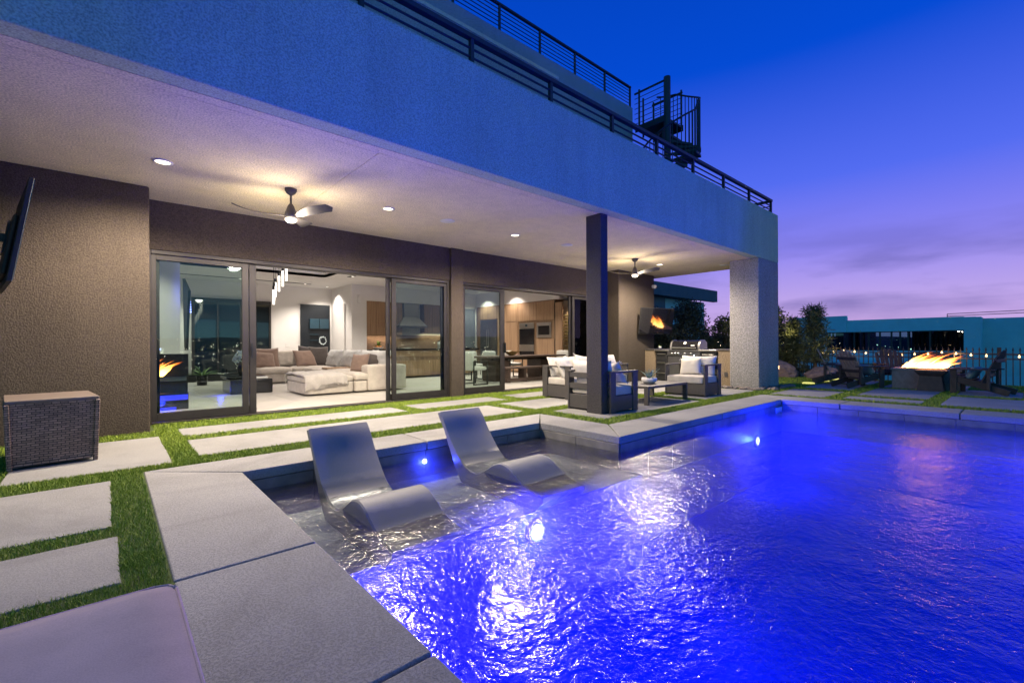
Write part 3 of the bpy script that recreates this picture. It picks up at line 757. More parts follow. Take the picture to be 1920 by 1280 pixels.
def fan(x, y, label, rot, power):
    t = thing('ceiling_fan', label, 'ceiling fan', (x, y, ZS), rot, 'three bladed ceiling fans with a lamp')
    MB().lathe([(.075, 0), (.074, -.025), (.055, -.06), (.02, -.085)], 20).build('canopy', M['grey_frame'], t, smooth=True)
    MB().tube((0, 0, -.06), (0, 0, -.24), .014, 10).build('downrod', M['grey_frame'], t)
    MB().lathe([(.022, -.20), (.04, -.23), (.075, -.33), (.085, -.37), (.07, -.395)], 20).build('motor', M['grey_frame'], t, smooth=True)
    MB().lathe([(.07, -.396), (.072, -.42), (.05, -.442), (.001, -.45)], 20).build('lamp_glass', M['lamp_warm'], t, smooth=True)
    for k in range(3):
        m_ = MB(); n = 14; vs = []; a0 = k * 2 * math.pi / 3
        for i in range(n + 1):
            s_ = i / n; r_ = .07 + .60 * s_
            w = .045 + .085 * math.sin(min(1, s_ * 1.25) * math.pi * .62) if s_ < .93 else .10 * (1 - s_) / .07 + .012
            sweep = -.16 * math.sin(s_ * 2.2); z = -.365 + .045 * s_ * s_
            for j, o_ in enumerate((-.5, 0, .5)):
                yy = sweep + o_ * w * 1.25; zz = z - o_ * w * .42 + (.0 if j != 1 else .008)
                vs.append((r_, yy, zz))
        for i in range(n + 1): vs.append((vs[i * 3 + 1][0], vs[i * 3 + 1][1], vs[i * 3 + 1][2] - .018))
        fs = []
        for i in range(n):
            for j in (0, 1): fs.append((i * 3 + j, i * 3 + j + 1, i * 3 + j + 4, i * 3 + j + 3))
            o_ = (n + 1) * 3
            fs.append((o_ + i, o_ + i + 1, (i + 1) * 3, i * 3)); fs.append((o_ + i + 1, o_ + i, i * 3 + 2, (i + 1) * 3 + 2))
        ca, sa = math.cos(a0), math.sin(a0)
        vs = [(x_ * ca - y_ * sa, x_ * sa + y_ * ca, z_) for x_, y_, z_ in vs]
        m_.add(vs, fs).build('blade', M['grey_frame'], t, smooth=True)
    lamp('SPOT', 'fan_lamp', t, (0, 0, -.50), power * 1.2, WARM, .06, R(178), blend=.25); lamp('POINT', 'fan_glow', t, (0, 0, -.52), 58, WARM, .12)
    return t
fan(1.82, 6.50, 'grey three bladed ceiling fan with lit lamp over the living room door', R(190), 75); fan(9.65, 6.38, 'grey three bladed ceiling fan with lit lamp in front of the wall television', R(160), 120)

# ---- televisions
def tv(name, label, loc, rotz, tilt, w, h, group=None, bracket=True, on=None):
    t = thing(name, label, 'television', loc, 0, group); t.rotation_euler = (Matrix.Rotation(rotz, 4, 'Z') @ Matrix.Rotation(tilt, 4, 'X')).to_euler()
    MB().box(-w / 2, w / 2, -.012, .022, -h / 2, h / 2).build('body', M['black_matte'], t, .004, 2)
    MB().box(-w * .33, w * .33, .022, .06, -h * .42, h * .18).build('back_shell', M['black_matte'], t, .02, 2)
    B(-w / 2 + .012, w / 2 - .012, -.0165, -.0125, -h / 2 + .016, h / 2 - .012).build('screen', M['screen'], t)
    if bracket:
        a = MB(); a.bar((0, .05, 0), (.02, .16, 0), .05, .08); a.box(-.13, .13, .06, .075, -.16, .16); a.build('bracket', M['black_metal'], t)
    return t
tv('television', 'wall television swung out and tilted down beside the white camera, firelight on its screen', (12.12, 7.28, 1.79), R(-15.9), R(8.7), 1.28, .765)
tag(B(-.10, .10, -.025, .025, -.2, .2).build('wall_mount', M['black_metal'], None, loc=(11.98, 7.572, 1.76)), 'black wall bracket behind the swung out television', 'bracket')
# big screen beside the near wall, seen edge-on
tv('television', 'large black television seen edge on, high on the brown wall above the wicker box', (-.70, 6.70, 2.18), R(99), R(8.5), 1.42, .97)
# security camera
t = thing('security_camera', 'small white dome security camera at the top of the brown wall corner', 'camera', (12.42, 7.60, 2.86))
MB().lathe([(.045, 0), (.055, .02), (.05, .045), (.03, .05)], 16).build('base', M['white_plastic'], t, smooth=True).rotation_euler = (R(90), 0, 0)
MB().ico((.0, -.085, -.01), .062, 2).build('housing', M['white_plastic'], t, smooth=True)
MB().ico((.02, -.128, -.03), .032, 2).build('lens', M['black_gloss'], t, smooth=True)

# ================================================================== OBJECTS
# ---- in-pool loungers
def lounger(loc, label):
    t = thing('pool_lounger', label, 'pool lounger', loc, 0, 'loungers standing in the shallow water of the tanning shelf')
    top = [(1.69, .735), (1.62, .66), (1.52, .52), (1.42, .40), (1.30, .275), (1.17, .195), (1.03, .165), (.92, .185), (.80, .25), (.69, .315), (.58, .345), (.47, .325), (.36, .265), (.26, .21), (.15, .172), (.06, .155), (0, .145)]
    # smooth the crest with a Catmull-Rom pass
    def cat(P):
        out = []
        for i in range(len(P) - 1):
            p0 = P[max(0, i - 1)]; p1 = P[i]; p2 = P[i + 1]; p3 = P[min(len(P) - 1, i + 2)]
            for k in range(4):
                u = k / 4
                out.append(tuple(.5 * (2 * p1[j] + (p2[j] - p0[j]) * u + (2 * p0[j] - 5 * p1[j] + 4 * p2[j] - p3[j]) * u * u + (3 * p1[j] - p0[j] - 3 * p2[j] + p3[j]) * u ** 3) for j in (0, 1)))
        return out + [P[-1]]
    prof = cat(top)
    under = [(0, .10), (.10, .0), (1.25, .0), (1.36, .12), (1.50, .36), (1.60, .54), (1.70, .66), (1.735, .715)]
    n = len(prof) + len(under); poly = prof + under
    half = .29
    m_ = MB(); nx = 5
    xs = [-half, -half + .012, 0, half - .012, half]
    vs = []
    for xi_, x in enumerate(xs):
        ins = .012 if xi_ in (0, nx - 1) else 0
        for (y, z) in poly: vs.append((x, y, z - (ins if (y, z) in prof else 0)))
    fs = []
    for a in range(nx - 1):
        for i in range(n):
            j = (i + 1) % n; fs.append((a * n + i, a * n + j, (a + 1) * n + j, (a + 1) * n + i))
    fs.append(tuple(range(n - 1, -1, -1))); fs.append(tuple((nx - 1) * n + i for i in range(n)))
    body = m_.add(vs, fs).build('shell', M['lounger_plastic'], t, smooth=True)
    es = body.modifiers.new('Edges', 'EDGE_SPLIT'); es.split_angle = R(38)
    return t
# each shell stands on the shelf at z -0.40
lounger((1.69, 2.80, -.40), 'grey moulded pool lounger in shallow water nearer the grass strip and wicker box')
lounger((3.19, 2.88, -.40), 'grey moulded pool lounger in shallow water nearer the dark post')

# ---- pool lamps
def pool_light(loc, nrm, label, power, r=.085, vis=True):
    ang = math.atan2(nrm[1], nrm[0])
    t = thing('pool_light', label, 'pool light', loc, ang, 'round underwater pool lights')
    MB().lathe([(.001, 0), (r * 1.22, 0), (r * 1.22, .006), (r * 1.08, .008)], 28).build('rim', M['pool_plaster'], t).rotation_euler = (0, R(90), 0)
    MB().lathe([(.001, .010), (r * 1.1, .009), (r * .8, .016), (.001, .02)], 28).build('lens', M['pool_lamp'], t, smooth=True).rotation_euler = (0, R(90), 0)
    lamp('POINT', 'pool_glow', t, (.16, 0, 0), power, BLUE, .07)
    return t
PL = 520
pool_light((2.90, 2.962, -.58), (0, -1), 'glowing round pool light in the face of the shelf below the loungers', PL * .75)
pool_light((8.81, 3.275, -.65), (0, -1), 'glowing round pool light near the corner where the long coping meets the end coping', PL * .65)
pool_light((10.06, -1.6, -.8), (-1, 0), 'round pool light in the end wall of the pool opposite the camera side', PL * 2.2)
pool_light((.89, .9, -.9), (1, 0), 'round pool light in the pool wall below the camera', PL * 1.1)  # this lamp and the next are unseen, added to brighten the water
pool_light((5.2, -2.98, -.9), (0, 1), 'round pool light added in the near wall, out of view, brightening the water', PL * 2.0)
tled = thing('shelf_light', 'tiny blue light in the tiled wall behind the two loungers', 'pool light', (2.73, 4.632, -.225), R(-90))
MB().lathe([(.001, 0), (.028, 0), (.024, .012), (.001, .016)], 14).build('lens', M['led_white'], tled).rotation_euler = (0, R(90), 0)
lamp('POINT', 'shelf_glow', tled, (.08, 0, -.03), 9, (.03, .05, 1), .02)

# ---- wicker storage box
t = thing('storage_box', 'dark wicker outdoor storage box with a pale flat lid against the brown wall', 'storage box', (-.44, 6.48, 0), R(7))
t.scale = (1.04, 1.04, 1.0)
wx, wy = .29, .38
m_ = MB(); m_.add([(-wx + .02, -wy, .03), (wx - .02, -wy, .03), (wx - .02, wy, .03), (-wx + .02, wy, .03), (-wx, -wy - .01, .60), (wx, -wy - .01, .60), (wx, wy, .60), (-wx, wy, .60)],
      [(3, 2, 1, 0), (4, 5, 6, 7), (0, 1, 5, 4), (1, 2, 6, 5), (2, 3, 7, 6), (3, 0, 4, 7)])
m_.build('body', M['wicker'], t)
MB().box(-wx - .015, wx + .015, -wy - .03, wy + .01, .60, .632).build('lid', M['wicker_lid'], t, .008, 2)
for sx in (-1, 1):
    for sy in (-1, 1):
        MB().add([], []).bar((sx * (wx - .015), sy * (wy - .0) - .012, .0), (sx * (wx + .004), sy * (wy + .006) - .014, .60), .034, .034).build('corner_post', M['wicker'], t, .005, 1)
MB().box(-wx + .02, wx - .02, -wy - .012, -wy + .01, .03, .055).build('edge_band', M['wicker'], t)
MB().box(-wx + .02, wx - .02, -wy - .024, -wy - .002, .575, .598).build('edge_band', M['wicker'], t)
for z in (.12, .52): MB().box(wx + .002, wx + .014, -wy + .06, -wy + .10, z - .03, z + .03).build('hinge', M['black_metal'], t)

# ---- daybed cushion at the pool corner
t = thing('daybed', 'flat mauve grey daybed cushion on the pool deck by the near coping', 'daybed', (.15, 1.72, 0))
MB().box(-1.75, -.06, -1.4, -.06, 0, .20).build('base', M['wicker'], t, .01, 1)
def roundbox(x0, x1, y0, y1, z0, z1, r, puff=.0, n=10, seed=0, wrinkle=0):
    rnd = random.Random(seed); m_ = MB(); bm = bmesh.new()
    bmesh.ops.create_cube(bm, size=2); bmesh.ops.subdivide_edges(bm, edges=bm.edges[:], cuts=n, use_grid_fill=True)
    hx, hy, hz = (x1 - x0) / 2, (y1 - y0) / 2, (z1 - z0) / 2; c = Vector(((x0 + x1) / 2, (y0 + y1) / 2, (z0 + z1) / 2))
    from mathutils import noise as mn
    vs = []
    def spread_(q, h):         # push grid lines to the rounded edges
        s_ = abs(q); k = max(1e-4, 1 - 1.6 * r / h)
        return math.copysign(s_ ** .75, q)
    for v in bm.verts:
        p = Vector((spread_(v.co.x, hx) * hx, spread_(v.co.y, hy) * hy, spread_(v.co.z, hz) * hz))
        q = Vector((max(-hx + r, min(hx - r, p.x)), max(-hy + r, min(hy - r, p.y)), max(-hz + r, min(hz - r, p.z))))
        d = p - q
        if d.length > 1e-6: p = q + d.normalized() * r
        fx, fy, fz = p.x / hx, p.y / hy, p.z / hz
        p.z += puff * (1 - fx * fx) * (1 - fy * fy) * (1 if fz > 0 else -.2) 
        p.y += puff * .5 * (1 - fx * fx) * (1 - fz * fz) * fy
        p.x += puff * .5 * (1 - fy * fy) * (1 - fz * fz) * fx
        if wrinkle:
            nn = mn.noise(Vector((p.x * 9 + seed, p.y * 9, p.z * 5))) + .5 * mn.noise(Vector((p.x * 22, p.y * 22 + seed, p.z * 14)))
            p += d.normalized() * wrinkle * nn if d.length > 1e-6 else Vector((0, 0, wrinkle * nn))
        vs.append(p + c)
    bm.verts.index_update(); m_.add(vs, [tuple(v.index for v in f.verts) for f in bm.faces]); bm.free(); return m_
roundbox(-1.8, 0, -1.45, 0, .20, .42, .035, .012, 14).build('cushion', M['daybed_fabric'], t, smooth=True)
pp = [(-1.77, -.004, .405), (-.05, -.004, .405), (-.018, -.018, .405), (-.004, -.05, .405), (-.004, -1.4, .405)]
MB().path(pp, .005, 6).build('piping', M['piping'], t, smooth=True)
pp = [(x, y, .222) for x, y, z in pp]
MB().path(pp, .005, 6).build('piping', M['piping'], t, smooth=True)

# ---- cushions
def pillow_mb(w, h, th, seed=0, pinch=.10, wr=.012, slump=0):
    """a stuffed cushion standing in the local XZ plane, thickness along Y, base at z=0"""
    from mathutils import noise as mn
    N = 14; vs = []; fs = []
    for side in (1, -1):
        for i in range(N + 1):
            for j in range(N + 1):
                u = -1 + 2 * i / N; v = -1 + 2 * j / N
                e_ = max(0, (1 - abs(u) ** 3.2)) * max(0, (1 - abs(v) ** 3.2))
                t_ = th / 2 * e_ ** .45
                px = u * w / 2 * (1 - pinch * (1 - abs(u)) * 0 - pinch * .55 * (1 - v * v) * abs(u)); pz = v * h / 2 * (1 - pinch * .55 * (1 - u * u) * abs(v))
                nn = mn.noise(Vector((px * 11 + seed * 3.1, pz * 11, side * 2))) + .6 * mn.noise(Vector((px * 24, pz * 24 + seed, side)))
                t_ += wr * nn * e_ ** .3
                cz = .025 * slump * (math.cos(u * 1.57) * (1 if v > 0 else 0))
                vs.append((px, side * t_ + slump * .10 * ((v + 1) / 2) ** 2 * h, pz + h / 2 - cz))
        o = 0 if side == 1 else (N + 1) ** 2
        for i in range(N):
            for j in range(N):
                a = o + i * (N + 1) + j; q = (a, a + 1, a + N + 2, a + N + 1)
                fs.append(q if side == 1 else q[::-1])
    bm = bmesh.new(); vv = [bm.verts.new(p) for p in vs]
    for q in fs: bm.faces.new([vv[k] for k in q])
    bmesh.ops.remove_doubles(bm, verts=bm.verts[:], dist=.0006); bm.verts.index_update()
    m_ = MB().add([tuple(v.co) for v in bm.verts], [tuple(v.index for v in f.verts) for f in bm.faces]); bm.free(); return m_
def pillow(name, label, cat, loc, rotz, lean, w, h, th, m, seed=0, group=None, tassel=False, roll=0, slump=0):
    o = pillow_mb(w, h, th, seed, slump=slump).build(name, m, None, smooth=True, loc=loc)
    o.rotation_euler = (Matrix.Rotation(rotz, 4, 'Z') @ Matrix.Rotation(lean, 4, 'X') @ Matrix.Rotation(roll, 4, 'Y')).to_euler()
    tag(o, label, cat, group)
    if tassel:
        for sx in (-1, 1):
            for z in (.01, h - .01):
                q = MB()
                for k in range(7): q.tube((sx * w * .485, 0, z), (sx * (w * .485 + random.uniform(.01, .05)), random.uniform(-.02, .02), z + random.uniform(-.05, .015)), .004, 5)
                q.build('tassel', m, o)
    return o

# ---- patio armchairs (dark panel frames, thick cushions): local front is -Y
def lounge_frame(t, w, d, seats=1):
    hw = w / 2
    # arm frames left and right: two uprights, a flat arm
    for s in (-1, 1):
        x0, x1 = (-hw, -hw + .035) if s < 0 else (hw - .035, hw)
        MB().box(x0, x1, -d / 2, -d / 2 + .14, 0, .645).build('arm_upright', M['grey_frame'], t, .003, 1)
        MB().box(x0, x1, d / 2 - .14, d / 2, 0, .645).build('arm_upright', M['grey_frame'], t, .003, 1)
        xa, xb = (-hw - .004, -hw + .09) if s < 0 else (hw - .09, hw + .004)
        MB().box(xa, xb, -d / 2 - .004, d / 2 + .004, .645, .675).build('armrest', M['grey_frame'], t, .003, 1)
        MB().box(x0 + (.004 if s > 0 else .012), x1 - (.012 if s > 0 else .004), -d / 2 + .14, d / 2 - .14, .03, .27).build('side_panel', M['grey_frame'], t)
    MB().box(-hw + .035, hw - .035, -d / 2 + .015, -d / 2 + .035, .03, .265).build('front_panel', M['grey_frame'], t, .003, 1)
    MB().box(-hw + .035, hw - .035, d / 2 - .035, d / 2 - .012, .03, .265).build('back_panel', M['grey_frame'], t, .003, 1)
    MB().box(-hw + .035, hw - .035, -d / 2 + .036, d / 2 - .036, .235, .262).build('seat_deck', M['grey_frame'], t)
    for z0, z1 in ((.36, .46), (.55, .64)): MB().box(-hw + .035, hw - .035, d / 2 - .032, d / 2 - .010, z0, z1).build('back_slat', M['grey_frame'], t, .003, 1)
    sw = (w - .09) / seats
    for k in range(seats):
        x0 = -hw + .045 + sw * k
        roundbox(x0 + .003, x0 + sw - .003, -d / 2 - .015, d / 2 - .06, .265, .425, .035, .014, 10, k + 3, .003).build('seat_cushion', M['cushion_grey'], t, smooth=True)
        b_ = pillow_mb(sw - .02, .46, .20, 5 + k, .06, .012, .6).build('back_cushion', M['cushion_white'], t, smooth=True, loc=(x0 + sw / 2, d / 2 - .20, .405)); b_.rotation_euler = (R(-12), 0, 0)
def armchair(label, loc, rotz):
    t = thing('patio_armchair', label, 'armchair', loc, rotz, 'patio armchairs with dark panel frames')
    lounge_frame(t, .92, .76); return t
armchair('patio armchair with dark panel frame and striped pillow, in front of the built-in grill', (9.72, 4.95, 0), R(-90))
armchair('patio armchair with dark slatted back turned to the camera, behind the dark post', (6.38, 4.88, 0), R(90))
t = thing('patio_sofa', 'two seat patio sofa with dark panel frame and white cushions before the dining doors', 'sofa', (7.95, 6.50, 0), 0)
lounge_frame(t, 2.02, .78, 2)
pillow('throw_pillow', 'striped beige throw pillow with tassels on the armchair in front of the grill', 'pillow', (9.66, 4.99, .43), R(-84), R(-22), .46, .40, .15, M['striped'], 11, None, True, R(-4), .5)
pillow('throw_pillow', 'white tasselled throw pillow leaning on the armchair behind the dark post', 'pillow', (6.55, 4.72, .43), R(96), R(-25), .46, .42, .15, M['cushion_white'], 12, None, True, R(8), .5)
pillow('throw_pillow', 'plump white pillow at the end of the patio sofa nearest the pier', 'pillow', (7.22, 6.36, .43), R(14), R(-22), .50, .46, .19, M['cushion_white'], 13, None, False, R(-8), .5)
pillow('throw_pillow', 'white pillow with tassels beside the plump pillow on the patio sofa', 'pillow', (7.68, 6.30, .43), R(-12), R(-24), .48, .50, .18, M['cushion_white'], 14, None, True, R(10), .5)
pillow('throw_pillow', 'large white pillow at the end of the patio sofa nearest the wall television', 'pillow', (8.55, 6.34, .43), R(-10), R(-20), .52, .50, .20, M['cushion_white'], 15, None, False, R(5), .4)

# ---- coffee table
t = thing('coffee_table', 'low dark slatted patio coffee table between the armchairs', 'coffee table', (8.02, 4.98, 0), 0)
tw, td, th = .72, .42, .345
for sx in (-1, 1):
    for sy in (-1, 1): MB().box(sx * tw - (.05 if sx > 0 else 0), sx * tw + (.05 if sx < 0 else 0), sy * td - (.09 if sy > 0 else 0), sy * td + (.09 if sy < 0 else 0), 0, th - .045).build('leg', M['grey_frame'], t, .003, 1)
MB().box(-tw, tw, -td, -td + .035, th - .045, th).box(-tw, tw, td - .035, td, th - .045, th).box(-tw, -tw + .035, -td + .035, td - .035, th - .045, th).box(tw - .035, tw, -td + .035, td - .035, th - .045, th).build('frame', M['grey_frame'], t, .003, 1)
nsl = 9; sw = (2 * td - .07) / nsl
for k in range(nsl): MB().box(-tw + .036, tw - .036, -td + .035 + k * sw + .006, -td + .035 + (k + 1) * sw - .006, th - .022, th - .002).build('slat', M['grey_frame'], t)
# agave in a bowl
t = thing('planter_bowl', 'white carved ceramic bowl holding an agave on the coffee table', 'planter', (7.93, 4.93, .345), 0)
bowl = MB(); N = 36; prof = [(.055, 0), (.10, .005), (.135, .04), (.15, .085), (.14, .115), (.125, .112), (.12, .09)]
vs = []
for k in range(N):
    a = 2 * math.pi * k / N
    for (r_, z) in prof:
        rr = r_ * (1 + .035 * math.sin(9 * a + z * 30) * (1 if .01 < z else 0)); vs.append((rr * math.cos(a), rr * math.sin(a), z))
m = len(prof); fs = [(k * m + j, ((k + 1) % N) * m + j, ((k + 1) % N) * m + j + 1, k * m + j + 1) for k in range(N) for j in range(m - 1)]
fs.append(tuple(k * m for k in range(N - 1, -1, -1)))
bowl.add(vs, fs).build('bowl', M['ceramic'], t, smooth=True)
MB().lathe([(.001, .085), (.124, .085)], 18).build('soil', M['black_matte'], t)
def blades(name, mat, parent, n, l0, l1, w, z, spread_, seed, droop=.25, base=.02):
    rnd = random.Random(seed)
    for k in range(n):
        a = rnd.uniform(0, 6.28); L = rnd.uniform(l0, l1); el = rnd.uniform(*spread_); m_ = MB(); vs = []; q = 6
        for i in range(q + 1):
            s_ = i / q; r_ = base + L * s_ * math.cos(el) * (1 + .3 * s_); zz = z + L * s_ * math.sin(el) - droop * L * s_ * s_; ww = w * (1 - s_) ** .6 * (0.7 + .6 * min(1, s_ * 4)) * .5
            if i == q: ww = .001
            for o_, dz in ((-ww, .004), (0, -.006 * (1 - s_)), (ww, .004)):
                vs.append((r_ * math.cos(a) - o_ * math.sin(a), r_ * math.sin(a) + o_ * math.cos(a), zz + dz))
        fs = [(i * 3 + j, i * 3 + j + 1, i * 3 + j + 4, i * 3 + j + 3) for i in range(q) for j in (0, 1)]
        o = m_.add(vs, fs).build(name, mat, parent, smooth=True)
        at = o.data.attributes.new('rnd', 'FLOAT', 'POINT'); at.data.foreach_set('value', [rnd.random()] * len(vs))
blades('leaf', M['agave'], t, 26, .15, .27, .035, .09, (R(30), R(85)), 3, .12)

# ---- outdoor kitchen counter with a built-in grill (front faces -X)
t = thing('grill_counter', 'brown stucco outdoor kitchen counter with a thin top between wall and pillar', 'counter', (12.0, 6.3, 0))
MB().box(0, .70, -1.26, -.88, 0, .93).box(0, .70, .95, 1.295, 0, .93).box(.30, .70, -.88, .95, 0, .93).build('base', M['stucco_counter'], t)
MB().box(-.02, .72, -1.265, -.89, .932, .972).box(-.02, .72, .96, 1.295, .932, .972).box(.45, .72, -.89, .96, .932, .972).build('countertop', M['grey_frame'], t, .004, 1)
MB().box(-.012, -.001, -1.13, -1.05, .26, .38).build('outlet_cover', M['grey_frame'], t)
g = thing('grill', 'black and steel built-in barbecue grill with round lid gauge behind the striped pillow', 'grill', (12.0, 6.32, 0))
MB().box(.0, .42, -.86, .91, .06, .90).build('cabinet', M['black_matte'], g, .004, 1)
MB().box(-.06, .42, -.89, -.385, .905, .955).box(-.06, .42, .475, .94, .905, .955).build('side_shelf', M['steel'], g, .008, 2)
MB().box(-.07, -.0, -.384, .474, .905, .945).build('front_ledge', M['dark_steel'], g, .008, 2)
MB().box(-.045, -.001, -.44, .53, .79, .90).build('control_panel', M['dark_steel'], g, .006, 2)
for y in (.38, .28, .19, .0, -.18):
    k = MB().lathe([(.001, .0), (.036, 0), (.034, .02), (.018, .022), (.016, .042), (.001, .044)], 16).build('knob', M['steel'], g, smooth=True); k.location = (-.045, y, .845); k.rotation_euler = (0, R(-90), 0)
led = MB().ico((-.05, -.27, .80), .014, 1).build('knob_light', M['led_white'], g)
for y0, y1 in ((-.84, -.46), (.55, .89)):
    for z0, z1 in ((.64, .87), (.34, .62), (.08, .32)):
        d = MB().box(-.016, -.001, y0, y1, z0, z1).build('drawer', M['black_matte'], g, .004, 1)
        MB().tube((-.045, y0 + .04, z1 - .045), (-.045, y1 - .04, z1 - .045), .011, 8).build('handle', M['steel'], d)
for y0, y1 in ((-.43, .04), (.05, .52)):
    d = MB().box(-.02, -.001, y0, y1, .09, .77).build('cabinet_door', M['dark_steel'], g, .006, 2)
    ys_ = y1 - .07 if y0 < 0 else y0 + .07
    MB().path([(-.03, ys_, .15), (-.06, ys_ + (.05 if y0 < 0 else -.05), .3), (-.065, ys_ + (.06 if y0 < 0 else -.06), .43), (-.06, ys_ + (.05 if y0 < 0 else -.05), .56), (-.03, ys_, .7)], .009, 6).build('handle', M['steel'], d, smooth=True)
hood = [(-.02, .945), (-.03, 1.02), (.01, 1.14), (.10, 1.21), (.26, 1.215), (.40, 1.14), (.42, .945)]
def ext_y(prof, y0, y1):
    m_ = MB(); n = len(prof); vs = [(x, y0, z) for x, z in prof] + [(x, y1, z) for x, z in prof]
    return m_.add(vs, [tuple(range(n)), tuple(range(2 * n - 1, n - 1, -1))] + [(i, (i + 1) % n, (i + 1) % n + n, i + n)[::-1] for i in range(n)])
lid = ext_y(hood, -.36, .40).build('lid', M['black_gloss'], g, .006, 2)
for y0 in (-.42, .40): ext_y([(x * 1.03 - .004, z + .008 if z > 1 else z) for x, z in hood], y0, y0 + .058).build('lid_end', M['steel'], g, .006, 2)
MB().tube((-.075, -.33, 1.0), (-.075, .37, 1.0), .016, 10).build('lid_handle', M['steel'], lid)
for y in (-.31, .35): MB().tube((-.03, y, 1.0), (-.075, y, 1.0), .01, 8).build('handle_bracket', M['steel'], lid)
q = MB().lathe([(.001, 0), (.048, 0), (.044, .012), (.001, .014)], 20).build('gauge', M['white_plastic'], lid); q.location = (.018, .02, 1.135); q.rotation_euler = (0, R(-62), 0)
MB().box(-.036, -.026, -.28, -.17, 1.05, 1.085).build('badge', M['white_plastic'], lid)
t = thing('herb_pot', 'tiny grey pot with a green plant on the counter beside the grill', 'plant pot', (12.3, 7.28, .972))
MB().lathe([(.035, 0), (.045, .07), (.04, .072), (.001, .06)], 14).build('pot', M['ceramic'], t, smooth=True)
blades('leaf', M['house_plant'], t, 14, .04, .07, .02, .06, (R(20), R(80)), 5, .2, .005)

# ---- river stones at the pillar foot and wall foot
def stone(x, y, s_, seed, name='river_stone', m='river_rock', z=0):
    from mathutils import noise as mn
    bm = bmesh.new(); bmesh.ops.create_icosphere(bm, subdivisions=2, radius=1); rnd = random.Random(seed)
    a, b_, c = rnd.uniform(.8, 1.3), rnd.uniform(.7, 1.1), rnd.uniform(.45, .75)
    for v in bm.verts:
        k = 1 + .28 * mn.noise(v.co * 1.6 + Vector((seed, 0, 0))) + .1 * mn.noise(v.co * 4 + Vector((0, seed, 0)))
        v.co = Vector((v.co.x * a * k, v.co.y * b_ * k, v.co.z * c * k))
    me = bpy.data.meshes.new(name); bm.to_mesh(me); bm.free(); me.materials.append(M[m])
    o = bpy.data.objects.new(name, me); COL.objects.link(o); o.location = (x, y, z + s_ * .35); o.scale = (s_, s_, s_); o.rotation_euler = (0, 0, rnd.uniform(0, 6.28)); return o
i = 0
for k in range(64):
    u = random.random()
    if u < .5: x, y = random.uniform(11.5, 11.78), random.uniform(4.25, 5.4)
    else: x, y = random.uniform(11.6, 13.4), random.uniform(4.0, 4.3)
    tag(stone(x, y, random.uniform(.035, .075), k), 'small rounded stone in the border around the foot of the light pillar', 'stone', 'river stones around the pillar')
for k in range(12):
    tag(stone(random.uniform(11.5, 11.95), random.uniform(5.5, 7.4), random.uniform(.04, .08), 100 + k), 'small rounded stone along the foot of the outdoor kitchen counter', 'stone', 'river stones along the counter')

# ================================================================== INSIDE THE HOUSE
# ---- L-shaped sofa
def sofa():
    t = thing('sectional_sofa', 'large pale L-shaped sectional sofa seen through the open living room door', 'sofa', (0, 0, 0))
    def base(x0, x1, y0, y1): roundbox(x0, x1, y0, y1, .03, .30, .03, .004, 6).build('base', M['sofa_fabric'], t, smooth=True)
    def seat(x0, x1, y0, y1, sd): roundbox(x0, x1, y0, y1, .29, .46, .07, .03, 8, sd, .008).build('seat_cushion', M['sofa_fabric'], t, smooth=True)
    base(3.22, 4.1, 14.65, 15.75); base(4.12, 4.9, 14.65, 15.75)
    seat(3.22, 4.12, 14.6, 15.5, 1); seat(4.14, 4.75, 14.6, 15.5, 2)
    roundbox(3.2, 5.9, 15.5, 15.8, .03, .78, .08, .02, 8, 3, .006).build('backrest', M['sofa_fabric'], t, smooth=True)
    base(4.40, 5.6, 10.85, 13.1); base(4.40, 5.6, 13.12, 15.75)
    seat(4.34, 5.4, 10.75, 12.2, 5); seat(4.34, 5.4, 12.22, 13.7, 6); seat(4.4, 5.4, 13.72, 15.4, 7)
    roundbox(5.36, 5.64, 10.9, 15.8, .03, .76, .08, .02, 8, 8, .006).build('backrest', M['sofa_fabric'], t, smooth=True)
    roundbox(4.62, 5.64, 10.42, 10.84, .03, .64, .05, .008, 8, 9, .003).build('arm', M['sofa_fabric'], t, smooth=True)
    roundbox(4.32, 4.61, 10.44, 11.6, .03, .28, .03, .004, 6).build('base', M['sofa_fabric'], t, smooth=True)
    roundbox(4.30, 4.70, 10.44, 12.0, .28, .45, .07, .03, 8, 11, .008).build('seat_cushion', M['sofa_fabric'], t, smooth=True)
    for k, (x, y, rz, w, h) in enumerate([(3.95, 15.36, 0, .95, .54), (4.5, 15.38, R(-4), .6, .52), (5.0, 15.3, R(-30), .6, .5)]):
        b_ = pillow_mb(w, h, .26, 20 + k, .06, .03, .4).build('back_cushion', M['sofa_fabric'], t, smooth=True, loc=(x, y, .45)); b_.rotation_euler = (R(-12), 0, rz)
    for k, (x, y) in enumerate([(5.16, 14.2), (5.14, 12.95), (5.2, 11.9), (5.2, 11.25)]):
        b_ = pillow_mb(1.05, .56, .28, 30 + k, .06, .04, .4).build('back_cushion', M['sofa_lit_cool'], t, smooth=True, loc=(x, y, .45)); b_.rotation_euler = (Matrix.Rotation(R(-90), 4, 'Z') @ Matrix.Rotation(R(-14), 4, 'X')).to_euler()
sofa()
t = thing('ottoman', 'pale upholstered ottoman in front of the sectional sofa, draped with a fur throw', 'ottoman', (3.75, 11.15, 0))
roundbox(-.54, .52, -.71, .71, .03, .29, .03, .004, 6).build('base', M['sofa_fabric'], t, smooth=True)
roundbox(-.55, .53, -.72, .72, .28, .42, .06, .02, 8, 4, .006).build('cushion', M['sofa_fabric'], t, smooth=True)
